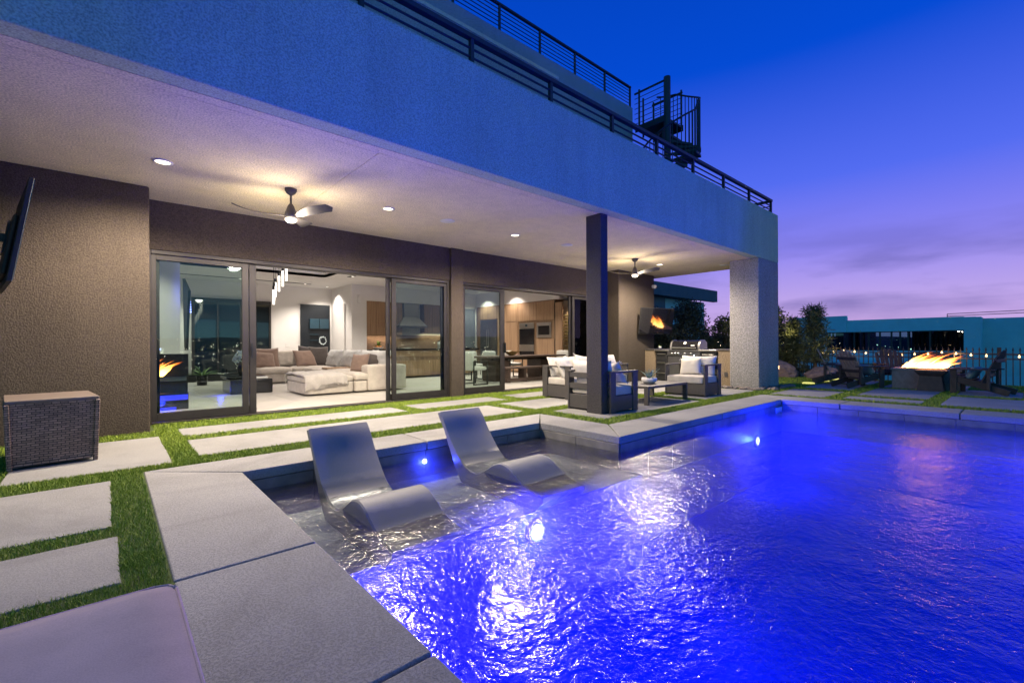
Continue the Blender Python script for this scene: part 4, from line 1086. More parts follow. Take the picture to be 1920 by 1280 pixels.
def throw_():
    from mathutils import noise as mn
    # a thick fur blanket folded over the top and hanging in front
    ny, nx = 26, 30; vs = []
    path_ = [(-.755, .12), (-.765, .25), (-.76, .38), (-.72, .455), (-.6, .485), (-.3, .495), (0, .50), (.3, .497), (.6, .488), (.73, .46), (.77, .38), (.775, .25)]
    def along(s_):
        f = s_ * (len(path_) - 1); i_ = min(int(f), len(path_) - 2); u = f - i_
        return tuple(path_[i_][k] * (1 - u) + path_[i_ + 1][k] * u for k in (0, 1))
    for i in range(nx + 1):
        x = -.57 + .93 * i / nx
        for j in range(ny + 1):
            y, z = along(j / ny)
            edge = min(i, nx - i) / 3.0
            drop = 0 if edge >= 1 else (1 - edge) ** 2 * .03
            nz_ = .022 * mn.noise(Vector((x * 9, y * 9, z * 9))) + .012 * mn.noise(Vector((x * 30, y * 30, z * 30)))
            vs.append((x, y + (nz_ if abs(y) > .7 else 0) + (-.02 * (i / nx) if y < -.7 else 0), z + nz_ - drop + (.10 * (i / nx) if z < .2 else 0)))
    fs = [(i * (ny + 1) + j, (i + 1) * (ny + 1) + j, (i + 1) * (ny + 1) + j + 1, i * (ny + 1) + j + 1) for i in range(nx) for j in range(ny)]
    o = MB().add(vs, fs).build('throw_blanket', M['fur'], None, smooth=True, loc=(3.75, 11.15, 0))
    s_ = o.modifiers.new('Solid', 'SOLIDIFY'); s_.thickness = .035; s_.offset = -1
    tag(o, 'thick pale fur throw blanket draped over the ottoman', 'blanket')
throw_()
for k, (lb, x, y, rz, w, h, mt, ln) in enumerate([
    ('rusty brown pillow at the window end of the sectional sofa', 3.45, 14.95, R(10), .62, .56, 'pillow_rust', -28), ('brown pillow half hidden behind another at the window end of the sofa', 3.62, 15.2, R(-6), .6, .62, 'pillow_rust', -14),
    ('brown pillow in the middle of the long side of the sofa', 4.62, 14.85, R(8), .66, .6, 'pillow_rust', -26), ('dark patterned pillow standing behind the middle brown pillow', 4.72, 15.1, R(-4), .66, .66, 'pillow_dark', -10), ('second dark patterned pillow beside the first in the sofa corner', 4.98, 14.95, R(-16), .6, .66, 'pillow_dark', -14),
    ('brown velvet pillow leaning behind the sofa arm nearest the open door', 4.62, 11.0, R(-60), .5, .48, 'pillow_rust', -16), ('dark knitted pillow on the sofa arm end next to the brown velvet one', 5.05, 11.02, R(-35), .52, .5, 'pillow_dark', -26), ('small brown pillow further along the sofa back behind the dark knitted one', 5.1, 11.75, R(-80), .5, .5, 'pillow_rust', -20)]):
    pillow('sofa_pillow', lb, 'pillow', (x, y, .45), rz, R(ln), w, h, .18, M[mt], 40 + k, 'pillows on the sectional sofa', False, R(random.uniform(-8, 8)), .5)
o = tag(MB().box(-.5, .5, -.2, .2, 0, .03).build('tray', M['oak'], None, .006, 1, loc=(4.9, 12.75, .475)), 'flat wooden tray lying on the sofa seat', 'tray')

# ---- low dark coffee table, flowers
t = thing('coffee_table', 'black block coffee table on the tiled living room floor before the sofa', 'coffee table', (2.50, 12.5, 0))
MB().box(-.44, .44, -.5, .5, .0, .34).build('body', M['black_gloss'], t, .03, 3); MB().box(-.47, .36, -.2, .62, .345, .40).build('upper_tier', M['black_gloss'], t, .02, 2)
lamp('POINT', 'underglow', t, (-.62, -.45, .10), 5, (.02, .04, 1), .05)
o = tag(MB().box(-.14, .14, -.1, .1, 0, .035).build('book', M['white_plastic'], None, .003, 1, loc=(2.72, 12.2, .342)), 'white book lying on the black coffee table', 'book')
t = thing('flower_vase', 'dark vase of white hydrangeas on the living room coffee table', 'vase', (2.42, 12.75, .40))
MB().lathe([(.05, 0), (.09, .10), (.08, .22), (.05, .27), (.001, .25)], 18).build('vase', M['black_gloss'], t, smooth=True)
for k in range(9):
    a = k * 2.4; r_ = .06 + .1 * (k % 3) / 2; c = (r_ * math.cos(a), r_ * math.sin(a), .38 + .05 * (k % 4)); m_ = MB()
    for q in range(26):
        v = Vector((random.gauss(0, 1), random.gauss(0, 1), random.gauss(0, 1))).normalized() * .075
        m_.ico((c[0] + v.x, c[1] + v.y, c[2] + v.z), .02, 1)
    o = m_.build('bloom', M['white_flower'], t)

# ---- dark media block whose flame and blue glow stand in for pane reflections, television
t = thing('media_console', 'tall black console whose blue glow stands in for reflections in the closed glass door', 'console', (.78, 10.15, 0))
MB().box(-.55, .28, -.22, .22, .0, .30).box(-.55, .28, -.12, .22, .30, .58).box(-.55, .28, -.22, .22, .58, .98).build('body', M['black_gloss'], t, .006, 1)
MB().box(-.54, .27, -.235, -.222, .17, .26).build('glow_strip', M['pane_reflection_blue'], t); MB().box(-.50, .1, -.235, -.222, .0, .05).build('glow_strip', M['pane_reflection_blue'], t)  # blue strips put here for the blue reflections in the closed pane
lamp('POINT', 'blue_glow', t, (-.1, -.35, .12), 9, (.02, .04, 1), .06)
MB().box(-.46, .26, -.14, -.128, .50, .575).build('burner', M['dark_steel'], t)
def flames(name, label, loc, length, height, n, seed, wind, width=.05):
    """overlapping twisting tongues, the wind pushing their tips along +X"""
    from mathutils import noise as mn
    rnd = random.Random(seed); vs = []; fs = []; at = []
    for k in range(n):
        x0 = rnd.uniform(-length / 2, length / 2); y0 = rnd.uniform(-width, width)
        L = height * rnd.choice((.35, .5, .65, .8, 1.0)) * rnd.uniform(.8, 1.15); w = rnd.uniform(.035, .075) * (height / .45) ** .6
        lift = rnd.uniform(.55, 1.15); ph = rnd.uniform(0, 99); q = 10; m = 8; o_ = len(vs)
        for i in range(q + 1):
            s_ = i / q
            cx = x0 + L * wind * s_ ** 1.25 + .05 * mn.noise(Vector((ph, s_ * 2.2, 0))) * s_; cy_ = y0 + .06 * mn.noise(Vector((0, ph, s_ * 2.4))) * s_; cz = L * lift * s_ ** .85 * (1 - .25 * s_)
            r_ = w * (math.sin(min(1, s_ * 1.35 + .22) * math.pi * .70)) * (1 - s_) ** .65 * (1 + .55 * mn.noise(Vector((s_ * 4, ph, 3)))) + .001
            for j in range(m):
                a_ = 6.2832 * j / m + ph; rr = r_ * (1 + .45 * mn.noise(Vector((math.cos(a_) * 1.5 + ph, math.sin(a_) * 1.5, s_ * 5))))
                vs.append((cx + rr * math.cos(a_), cy_ + rr * math.sin(a_), max(0, cz + rr * .25 * math.sin(a_)))); at.append(min(1, s_ * .95 + .08 * rnd.random()))
        for i in range(q):
            for j in range(m): fs.append((o_ + i * m + j, o_ + i * m + (j + 1) % m, o_ + (i + 1) * m + (j + 1) % m, o_ + (i + 1) * m + j))
    o = MB().add(vs, fs).build(name, M['flame'], None, smooth=True, loc=loc)
    o.data.attributes.new('rnd', 'FLOAT', 'POINT').data.foreach_set('value', at)
    return tag(o, label, 'flame')
flames('flame', 'soft orange flame in the black console, standing in for a reflection in the glass', (.42, 9.86, .60), .52, .36, 60, 5, .9, .03)
tp = thing('television', 'dark television edge lit by blue dots on the pale chimney breast indoors', 'television', (1.18, 11.6, 1.75), R(100))
MB().add([(-.06, -.04, -.72), (.05, -.04, -.72), (.05, .0, -.72), (-.06, .0, -.72), (-.20, -.05, .50), (.14, -.05, .78), (.14, .0, .78), (-.20, .0, .50)], [(3, 2, 1, 0), (4, 5, 6, 7), (0, 1, 5, 4), (1, 2, 6, 5), (2, 3, 7, 6), (3, 0, 4, 7)]).build('body', M['navy_dark'], tp)
lamp('POINT', 'screen_glow', tp, (.0, -.16, .45), 6, (.02, .05, 1), .03)
for k in range(10): MB().box(-.20 + .012 * k, -.13 + .020 * k, -.060, -.046, .06 + .052 * k, .078 + .052 * k).build('light_dot', M['lamp_blue'], tp)
t = thing('speaker_dock', 'small pale box with a row of blue lights on the black console', 'speaker', (.62, 10.15, .98))
MB().box(-.30, .10, -.08, .08, 0, .10).build('body', M['white_plastic'], t, .01, 2)
for k in range(6): MB().box(-.28 + .06 * k, -.245 + .06 * k, -.09, -.081, .075, .092).build('light_dot', M['lamp_blue'], t)
t = thing('spiky_plant', 'green spiky house plant on the floor by the dark window', 'plant', (1.98, 15.6, 0))
MB().lathe([(.12, 0), (.15, .28), (.13, .28), (.001, .24)], 18).build('pot', M['black_gloss'], t, smooth=True)
blades('leaf', M['house_plant'], t, 20, .35, .65, .06, .24, (R(25), R(80)), 8, .45)
t = thing('hearth', 'low black stone hearth running along under the dark window', 'hearth', (2.3, 17.4, 0)); MB().box(-1.3, 1.3, -.4, .4, .0, .20).build('base', M['black_matte'], t, .004, 1); MB().box(-1.33, 1.33, -.43, .43, .202, .24).build('top', M['black_gloss'], t, .004, 1)
t = thing('wall_uplight', 'narrow warm uplight on the floor in front of the dark window', 'floor lamp', (2.92, 17.6, .242))
MB().lathe([(.04, 0), (.04, .1), (.03, .1), (.001, .09)], 12).build('can', M['black_metal'], t); lamp('SPOT', 'uplight', t, (0, 0, .12), 2.5, (1, .8, .4), .02, R(35), rot=(R(180), 0, 0))

# ---- pendant cluster
t = thing('pendant_light', 'cluster of bubbled glass tube pendants hanging in a spiral in the living room', 'pendant light', (2.95, 11.9, 3.9))
for k, (x, y, z0, z1) in enumerate([(2.84, 11.5, 2.06, 2.40), (2.88, 11.62, 2.16, 2.5), (2.93, 11.7, 2.26, 2.60), (2.98, 11.6, 2.38, 2.74), (3.05, 11.55, 2.5, 2.86), (3.10, 11.45, 2.62, 3.0), (3.06, 11.3, 2.76, 3.12)]):
    px, py = x - 2.95, y - 11.9
    tb = MB().tube((px, py, z0 - 3.9), (px, py, z1 - 3.9), .024, 10).build('glass_tube', M['tube'], t, smooth=True)
    MB().tube((px, py, z1 - 3.9), (px, py, z1 - 3.9 + .085), .026, 10).build('socket', M['black_metal'], tb)
    MB().tube((px, py, z1 - 3.9 + .085), (px, py, -.02), .004, 5).build('cord', M['black_metal'], tb)
MB().lathe([(.22, 0), (.22, -.03), (.001, -.03)], 24).build('ceiling_plate', M['black_metal'], t)
lamp('POINT', 'pendant_lamp', t, (0, -.05, -.75), 60, ROOM, .12)

# ---- recessed lamps indoors
def room_light(x, y, z, label, power=38, ang=120):
    t = thing('room_downlight', label, 'ceiling light', (x, y, z), 0, 'small recessed lights in the room ceilings')
    MB().lathe([(.045, 0), (.06, 0), (.06, -.008), (.045, -.01)], 16, caps=False).build('trim', M['white_plastic'], t)
    MB().lathe([(.001, -.002), (.044, -.002), (.044, -.006), (.001, -.008)], 14).build('lens', M['lamp_room'], t)
    lamp('SPOT', 'room_lamp', t, (0, 0, -.03), power, ROOM, .05, R(ang), blend=.7)
zc = IC - .013
for x, y, lb in [(1.3, 16.93, 'recessed light in the slot before the back wall nearest the chimney breast'), (3.2, 16.93, 'recessed light in the slot above the long sofa side'), (5.2, 16.93, 'recessed light at the end of the slot by the hall door'), (5.76, 14.1, 'recessed light in the slot pointing at the hall corner'), (5.76, 11.2, 'recessed light in the slot nearest the open living room door'),
                 (8.96, 14.2, 'recessed light in the kitchen ceiling slot nearest the cooker hood'), (8.96, 11.6, 'recessed light in the kitchen ceiling slot nearest the pier'), (10.36, 14.0, 'recessed light in the ceiling slot nearest the fridge'), (10.36, 11.5, 'recessed light in the ceiling slot over the dining table')]:
    room_light(x, y, zc, lb, 240)
for x, y, lb in [(1.0, 9.15, 'recessed light in the ceiling just inside the closed glass door'), (3.4, 9.15, 'recessed light in the ceiling just inside the open living room door'), (7.6, 9.5, 'recessed light in the ceiling just inside the kitchen door'), (11.6, 13.4, 'recessed light washing the tall oak cabinets'), (11.6, 15.2, 'recessed light washing the fridge front'), (11.2, 9.6, 'recessed light by the wine wall'), (6.1, 17.3, 'recessed light in the hall corner'), (.45, 10.9, 'recessed light added to brighten the pale chimney breast'), (-1.4, 14, 'recessed light in the corner behind the chimney breast')]:  # the one at the chimney breast is added to brighten that wall
    room_light(x, y, IC - .001, lb, 180)
t = thing('wall_sensor', 'slim white sensor high on the hall corner wall', 'sensor', (6.75, 15.985, 2.92)); MB().box(-.05, .05, -.05, .01, -.28, 0).build('body', M['white_plastic'], t, .02, 2); MB().box(-.03, .03, -.07, -.051, -.1, -.02).build('lens', M['white_paint'], t, .01, 2)
def plate(x, y, z, lb, face):
    o = (B(-.06, .06, -.008, .0, -.06, .06) if face == 'y' else B(-.008, 0, -.06, .06, -.06, .06)).build('switch_plate', M['white_plastic'], None, .003, 1, loc=(x, y, z)); tag(o, lb, 'switch')
plate(4.9, 17.998, 1.12, 'double white switch plate on the back wall by the dark doorway', 'y'); plate(6.86, 15.998, 1.15, 'white switch plate on the wall beside the oak niche', 'y')
# study cabinet in the dark doorway, the unlit room's dimness put into its colour
t = thing('study_cabinet', 'teal cabinet with open shelves, coloured dim as in shade, seen through the dark doorway', 'cabinet', (6.0, 17.93, 0))
for x0, x1 in ((-.34, -.01), (.01, .36)): MB().box(x0, x1, -.05, .015, 1.75, 2.12).build('cabinet_door', M['teal_cabinet'], t, .004, 1)
for z in (1.3, 1.52): MB().box(-.34, -.02, -.05, .015, z, z + .02).build('shelf', M['teal_cabinet'], t)
t = thing('wreath', 'pale round wreath on the dark study wall', 'wreath', (6.12, 17.86, 1.30)); m_ = MB()
for k in range(30):
    a = k / 30 * 6.283; m_.ico((.12 * math.cos(a) + random.uniform(-.015, .015), 0, .15 * math.sin(a) + random.uniform(-.02, .02)), .022, 1)
m_.build('ring', M['white_flower'], t)

# ---- kitchen back wall: oak niche, hood, cabinets, door
t = thing('oak_cabinet', 'oak wall cabinet above a lit counter niche beside the hall corner', 'cabinet', (7.05, 16.35, 0))
for k in range(4): MB().box(.01 + .36 * k, .36 + .36 * k, -.34, -.001, 1.5, 2.735).build('cabinet_door', M['oak'], t, .003, 1)
for k in range(4): MB().box(.01 + .36 * k, .36 + .36 * k, -.36, -.001, .1, .90).build('base_door', M['oak'], t, .003, 1)
MB().box(0, 5.0, -.40, -.001, .905, .945).build('countertop', M['black_gloss'], t, .004, 1)
MB().box(0, 5.0, -.012, .004, .95, 1.5).build('backsplash', M['pillow_rust'], t)
lamp('AREA', 'under_cabinet_light', t, (.75, -.17, 1.49), 6, (1, .75, .45), size=(1.3, .05))
t = thing('oak_cabinet', 'oak wall cabinet beside the steel hood over the kitchen counter', 'cabinet', (9.45, 16.35, 0))
for k in range(4): MB().box(.01 + .36 * k, .36 + .36 * k, -.34, -.001, 1.6, 2.735).build('cabinet_door', M['oak_dark'], t, .003, 1)
lamp('AREA', 'under_cabinet_light', t, (.6, -.17, 1.585), 6, (1, .75, .45), size=(1.2, .05))
t = thing('range_hood', 'steel chimney range hood with flared canopy over the cooker', 'range hood', (8.87, 16.34, 0))
MB().box(-.30, .34, -.32, 0, 2.2, 2.73).build('chimney', M['steel'], t)
MB().add([(-.62, -.55, 1.86), (.58, -.55, 1.86), (.58, 0, 1.86), (-.62, 0, 1.86), (-.30, -.32, 2.2), (.34, -.32, 2.2), (.34, 0, 2.2), (-.30, 0, 2.2)], [(3, 2, 1, 0), (4, 5, 6, 7), (0, 1, 5, 4), (1, 2, 6, 5), (2, 3, 7, 6), (3, 0, 4, 7)]).build('canopy', M['steel'], t)
MB().box(-.63, .59, -.56, 0, 1.79, 1.858).build('rim', M['dark_steel'], t)
t = thing('cooker', 'black range cooker standing under the steel hood', 'cooker', (8.87, 16.3, 0)); MB().box(-.5, .5, -.42, 0, .05, .93).build('body', M['black_matte'], t, .004, 1); MB().box(-.48, .48, -.41, -.02, .947, .965).build('hob', M['black_gloss'], t)
for k in range(6): MB().tube((-.4 + .16 * k, -.42, .86), (-.4 + .16 * k, -.45, .86), .022, 8).build('knob', M['steel'], t)
t = thing('pantry_door', 'blue grey panelled door at the end of the kitchen', 'door', (11.52, 15.99, 0)); MB().box(-.34, .36, -.03, .0, 0, 2.6).build('leaf', M['grey_door'], t); MB().box(-.40, -.342, -.05, 0, 0, 2.66).box(.362, .42, -.05, 0, 0, 2.66).box(-.342, .362, -.05, 0, 2.602, 2.66).build('frame', M['grey_door'], t); MB().tube((.28, -.03, 1.0), (.28, -.07, 1.0), .025, 8).build('handle', M['black_metal'], t)
B(11.1, 12.05, 16.0, 16.2, 0, 2.74).build('end_wall', M['white_paint'], house)
# ---- kitchen island
t = thing('kitchen_island', 'oak fronted kitchen island with dark stone top facing the living room', 'kitchen island', (8.7, 14.5, 0))
for k in range(7): MB().box(-1.55 + .48 * k, -1.555 + .48 * (k + 1), -.59, -.565, .06, .60).build('front_panel', M['oak'], t, .002, 1)
for k in range(7): MB().box(-1.55 + .48 * k, -1.555 + .48 * (k + 1), -.59, -.565, .72, .93).build('upper_panel', M['oak'], t, .002, 1)
MB().box(-1.55, 1.8, -.56, .5, .06, .93).build('carcass', M['oak_dark'], t); MB().box(-1.62, 1.86, -.66, .56, .935, .985).build('countertop', M['black_gloss'], t, .004, 1)
t = thing('fruit_bowl', 'white bowl with fruit and leaves on the counter in the oak niche', 'bowl', (7.55, 16.12, .946)); MB().lathe([(.06, 0), (.17, .05), (.2, .09), (.17, .085), (.001, .04)], 20).build('bowl', M['white_plastic'], t, smooth=True)
for k in range(5): MB().ico((.08 * math.cos(k * 1.3), .06 * math.sin(k * 1.3), .11), .05, 2).build('fruit', M['orange_fruit'], t, smooth=True)
blades('leaf', M['house_plant'], t, 16, .15, .32, .07, .12, (R(30), R(85)), 21, .2)
for k, (x, lb) in enumerate([(9.25, 'white lidded canister on the island, the one nearest the cooker'), (9.6, 'white lidded canister in the middle of the island top'), (9.95, 'white lidded canister beside the curved tap on the island')]):
    t = thing('canister', lb, 'canister', (x, 14.55, .985), 0, 'canisters on the kitchen island'); MB().lathe([(.09, 0), (.095, .2), (.07, .24), (.001, .24)], 16).build('jar', M['white_plastic'], t, smooth=True); MB().lathe([(.07, .242), (.07, .27), (.02, .28), (.02, .31), (.001, .31)], 14).build('lid', M['black_metal'], t)
t = thing('tap', 'tall curved steel kitchen tap on the island', 'tap', (10.2, 14.5, .985)); MB().path([(0, 0, 0), (0, 0, .28), (-.02, 0, .35), (-.08, 0, .39), (-.14, 0, .35), (-.15, 0, .27)], .016, 8).build('spout', M['steel'], t, smooth=True)
t = thing('dish_rack', 'dark wire rack with plates at the end of the island top', 'rack', (7.6, 14.45, .985))
for k in range(6): MB().box(-.2 + .07 * k, -.185 + .07 * k, -.1, .1, .01, .05).build('wire', M['black_metal'], t)
for k in range(3): MB().lathe([(.001, 0), (.1, 0), (.1, .012), (.001, .012)], 16).build('plate', M['white_plastic'], t).location = (.25, .0, .01 + .015 * k)
# bar stools behind the table (only curved back rails show)
for k, x in enumerate((9.0, 9.75, 10.5)):
    t = thing('bar_stool', ['bar stool with curved black back rail nearest the cooker', 'bar stool with curved black back rail between two others', 'bar stool with curved black back rail nearest the fridge'][k], 'stool', (x, 13.35, 0), 0, 'bar stools along the kitchen island')
    MB().path([(.23 * math.cos(R(a)), .23 * math.sin(R(a)), 1.0) for a in range(-200, 21, 20)], .014, 6).build('back_rail', M['black_metal'], t, smooth=True)
    MB().lathe([(.001, .68), (.2, .68), (.2, .73), (.001, .74)], 16).build('seat', M['leather_white'], t)
    for a in (45, 135, 225, 315): MB().tube((.15 * math.cos(R(a)), .15 * math.sin(R(a)), .68), (.22 * math.cos(R(a)), .22 * math.sin(R(a)), 0), .012, 6).build('leg', M['black_metal'], t)
    MB().box(.1, .14, -.15, .15, .78, 1.0).build('backrest', M['dark_steel'], t)

# ---- tall oak wall with fridge, ovens, wine store (faces -X)
t = thing('tall_cabinet', 'wall of tall oak cabinets around the built-in ovens', 'cabinet', (12.05, 0, 0))
def od(name, y0, y1, z0, z1, m='oak', d=.02, x=0): return MB().box(-d + x, -.001 + x, y0 + .004, y1 - .004, z0, z1).build(name, M[m], t, .003, 1)
for y0, y1 in ((14.55, 15.7),): od('cabinet_door', y0, y1, 2.18, 2.70); 
for y0, y1 in ((13.95, 14.55), (13.30, 13.95), (12.25, 13.30), (11.33, 12.25)): od('cabinet_door', y0, y1, 2.02, 2.70)
od('cabinet_door', 13.30, 14.55, .08, 2.0); od('cabinet_door', 11.33, 12.25, .08, 1.32); od('cabinet_door', 12.25, 13.30, .08, .55)
MB().box(0, .5, 11.3, 15.95, .02, 2.735).build('carcass', M['oak_dark'], t)
MB().box(-.03, .02, 10.95, 11.27, .0, 2.62).build('end_panel', M['oak'], t)
MB().box(-.005, .0, 11.28, 11.33, .0, 2.72).build('shadow_gap', M['black_matte'], t)
t = thing('fridge', 'tall steel double door refrigerator built into the oak wall', 'fridge', (12.04, 15.12, 0))
for y0, y1 in ((-.55, .0), (.008, .56)):
    d = MB().box(-.03, -.002, y0, y1, .1, 2.16).build('fridge_door', M['dark_steel'], t, .004, 1)
    yh = y1 - .05 if y0 < 0 else y0 + .05; MB().tube((-.075, yh, .75), (-.075, yh, 1.75), .014, 8).build('handle', M['steel'], d)
t = thing('wall_oven', 'steel wall oven with warming drawer in the oak wall', 'oven', (12.04, 12.78, 0))
MB().box(-.03, -.002, -.4, .4, 1.72, 1.94).build('control_panel', M['steel'], t, .003, 1); MB().box(-.03, -.002, -.4, .4, 1.12, 1.715).build('oven_door', M['black_gloss'], t, .003, 1); MB().box(-.03, -.002, -.4, .4, .86, 1.11).build('warming_drawer', M['steel'], t, .003, 1); MB().box(-.028, -.002, -.4, .4, .56, .85).build('lower_door', M['black_gloss'], t)
MB().box(-.034, -.031, -.06, .06, 1.80, 1.88).build('display', M['teal_cabinet'], t)
t = thing('microwave', 'steel framed microwave beside the wall oven', 'microwave', (12.04, 11.85, 0))
MB().box(-.03, -.002, -.37, .37, 1.37, 1.92).build('frame', M['steel'], t, .003, 1); MB().box(-.036, -.031, -.29, .27, 1.47, 1.80).build('window', M['black_gloss'], t); MB().tube((-.06, -.29, 1.84), (-.06, .27, 1.84), .012, 8).build('handle', M['steel'], t)
t = thing('wine_wall', 'glass fronted wine store with bottles on pegs beside the oak wall', 'wine rack', (12.05, 0, 0))
MB().box(.30, .34, 8.7, 11.2, 0, 2.7).build('back_panel', M['oak'], t); MB().box(.295, .30, 9.0, 10.6, 0.05, 2.6).build('dark_panel', M['navy_dark'], t)
MB().box(.01, .02, 9.3, 10.94, .02, 2.65).build('pane', M['glass'], t); MB().box(0, .03, 8.7, 8.74, 0, 2.7).build('frame', M['bronze_frame'], t)
lamp('SPOT', 'wine_fill', t, (.10, 10.80, 2.62), 150, WARM, .03, R(80)); lamp('SPOT', 'wine_fill', t, (.10, 10.2, 2.62), 150, WARM, .03, R(80))  # spots without fixtures, added to brighten the bottles
bp = None
for col_, yy in enumerate((10.93, 10.44, 10.10)):
    for k in range(16):
        z = .45 + .112 * k
        if bp is None:
            bp = MB().lathe([(.001, 0), (.037, .0), (.037, .2), (.015, .25), (.014, .31), (.001, .31)], 10).build('wine_bottle', M['gold'], None, smooth=True); bp.rotation_euler = (0, R(-90), R(90)); bp.location = (12.12, yy, z); o = bp
        else:
            o = bpy.data.objects.new('wine_bottle', bp.data); COL.objects.link(o); o.rotation_euler = bp.rotation_euler; o.location = (12.12, yy, z)
        tag(o, ['gold capped wine bottle lying on a peg in the column nearest the oak wall', 'wine bottle lying on a peg in the middle column of the wine store', 'wine bottle lying on a peg in the column nearest the patio door'][col_], 'bottle', ['bottles in the column by the oak wall', 'bottles in the middle column', 'bottles in the column by the patio door'][col_])

# ---- dining table, bench and chairs
t = thing('dining_table', 'long dark wood dining table with slab legs inside the second door', 'dining table', (9.95, 10.95, 0))
MB().box(-1.72, 1.72, -.5, .5, .715, .765).build('tabletop', M['table_top'], t, .004, 1); MB().box(-1.3, 1.3, -.2, .2, .64, .714).build('apron', M['table_wood'], t)
for sx in (-1, 1): MB().box(sx * .95 - .28, sx * .95 + .28, -.32, .32, 0, .64).build('leg', M['table_wood'], t, .004, 1)
t = thing('bench', 'dark wood dining bench with a floor rail in front of the table', 'bench', (9.95, 10.18, 0))
MB().box(-1.35, 1.35, -.18, .18, .40, .45).build('seat', M['table_top'], t, .004, 1)
MB().box(-1.3, 1.3, -.15, -.06, .03, .12).build('floor_rail', M['table_wood'], t)
for x in (-1.2, -.55, .55, 1.2): MB().box(x - .05, x + .05, -.14, .14, 0, .40).build('leg', M['table_wood'], t, .003, 1)
def dchair(label, loc, rz, src=[None]):
    if src[0] is None:
        t = thing('dining_chair', label, 'dining chair', loc, rz, 'cream dining chairs on dark frames')
        roundbox(-.26, .26, -.26, .24, .40, .50, .04, .02, 6).build('seat', M['leather_white'], t, smooth=True)
        roundbox(-.27, .27, .20, .30, .40, .90, .04, .01, 6).build('backrest', M['leather_white'], t, smooth=True)
        for sx in (-1, 1):
            MB().box(sx * .28 - .015, sx * .28 + .015, -.25, -.22, 0, .66).build('leg', M['bronze_frame'], t); MB().box(sx * .28 - .015, sx * .28 + .015, .22, .25, 0, .66).build('leg', M['bronze_frame'], t)
            MB().box(sx * .28 - .02, sx * .28 + .02, -.22, .22, .63, .66).build('armrest', M['bronze_frame'], t); MB().box(sx * .28 - .015, sx * .28 + .015, -.22, .22, 0, .03).build('floor_rail', M['bronze_frame'], t)
        src[0] = t; return t
    return clone(src[0], loc, rz, label)
dchair('cream dining chair on dark frame at the table end by the pier', (7.72, 10.35, 0), R(90)); dchair('cream dining chair on the kitchen side of the table nearest the pier', (8.75, 11.75, 0), 0); dchair('cream dining chair in the middle of the kitchen side of the table', (9.55, 11.75, 0), 0)
dchair('third cream dining chair along the kitchen side of the table', (10.35, 11.75, 0), 0); dchair('cream dining chair at the table end by the wine store', (11.75, 10.9, 0), R(-90))
t = thing('decorative_bowl', 'jagged gold and dark bowl on the dining table', 'bowl', (9.55, 10.85, .766))
vs = []; N = 22
for k in range(N):
    a = 6.283 * k / N; j = random.uniform(.85, 1.15)
    vs += [(.07 * math.cos(a), .07 * math.sin(a), 0), (.22 * j * math.cos(a), .14 * j * math.sin(a), .09), (.33 * j * math.cos(a), .2 * j * math.sin(a), .14 + random.uniform(-.02, .03))]
MB().add(vs, [(k * 3 + j, ((k + 1) % N) * 3 + j, ((k + 1) % N) * 3 + j + 1, k * 3 + j + 1) for k in range(N) for j in (0, 1)] + [tuple(k * 3 for k in range(N - 1, -1, -1))]).build('bowl', M['gold'], t)

# ================================================================== FIRE PIT CORNER
t = thing('fire_pit', 'rectangular concrete fire pit with flames blowing across its top', 'fire pit', (15.15, 1.66, 0))
MB().box(-.55, .55, -.61, .61, 0, .44).build('body', M['concrete_edge'], t, .006, 1)
MB().box(-.58, .58, -.64, .64, .441, .49).build('cap', M['concrete_edge'], t, .008, 2)
MB().box(-.16, .16, -.45, .45, .491, .505).build('burner_tray', M['black_metal'], t)
flames('flame', 'bright orange flames blown sideways over the concrete fire pit', (15.1, 1.72, .50), .80, .46, 75, 9, 1.05, .12).rotation_euler = (0, 0, R(-90))   # wind towards -Y
t = thing('fire_bowl_stand', 'dark waisted pedestal standing in front of the concrete fire pit', 'pedestal', (14.38, 1.52, 0))
MB().add([(-.17, -.24, 0), (.17, -.24, 0), (.17, .24, 0), (-.17, .24, 0), (-.14, -.19, .34), (.14, -.19, .34), (.14, .19, .34), (-.14, .19, .34), (-.2, -.27, .44), (.2, -.27, .44), (.2, .27, .44), (-.2, .27, .44), (-.2, -.27, .48), (.2, -.27, .48), (.2, .27, .48), (-.2, .27, .48)],
    [(3, 2, 1, 0)] + [(a + i, a + (i + 1) % 4, a + 4 + (i + 1) % 4, a + 4 + i) for a in (0, 4, 8) for i in range(4)] + [(12, 13, 14, 15)]).build('body', M['chair_brown'], t, .006, 1)

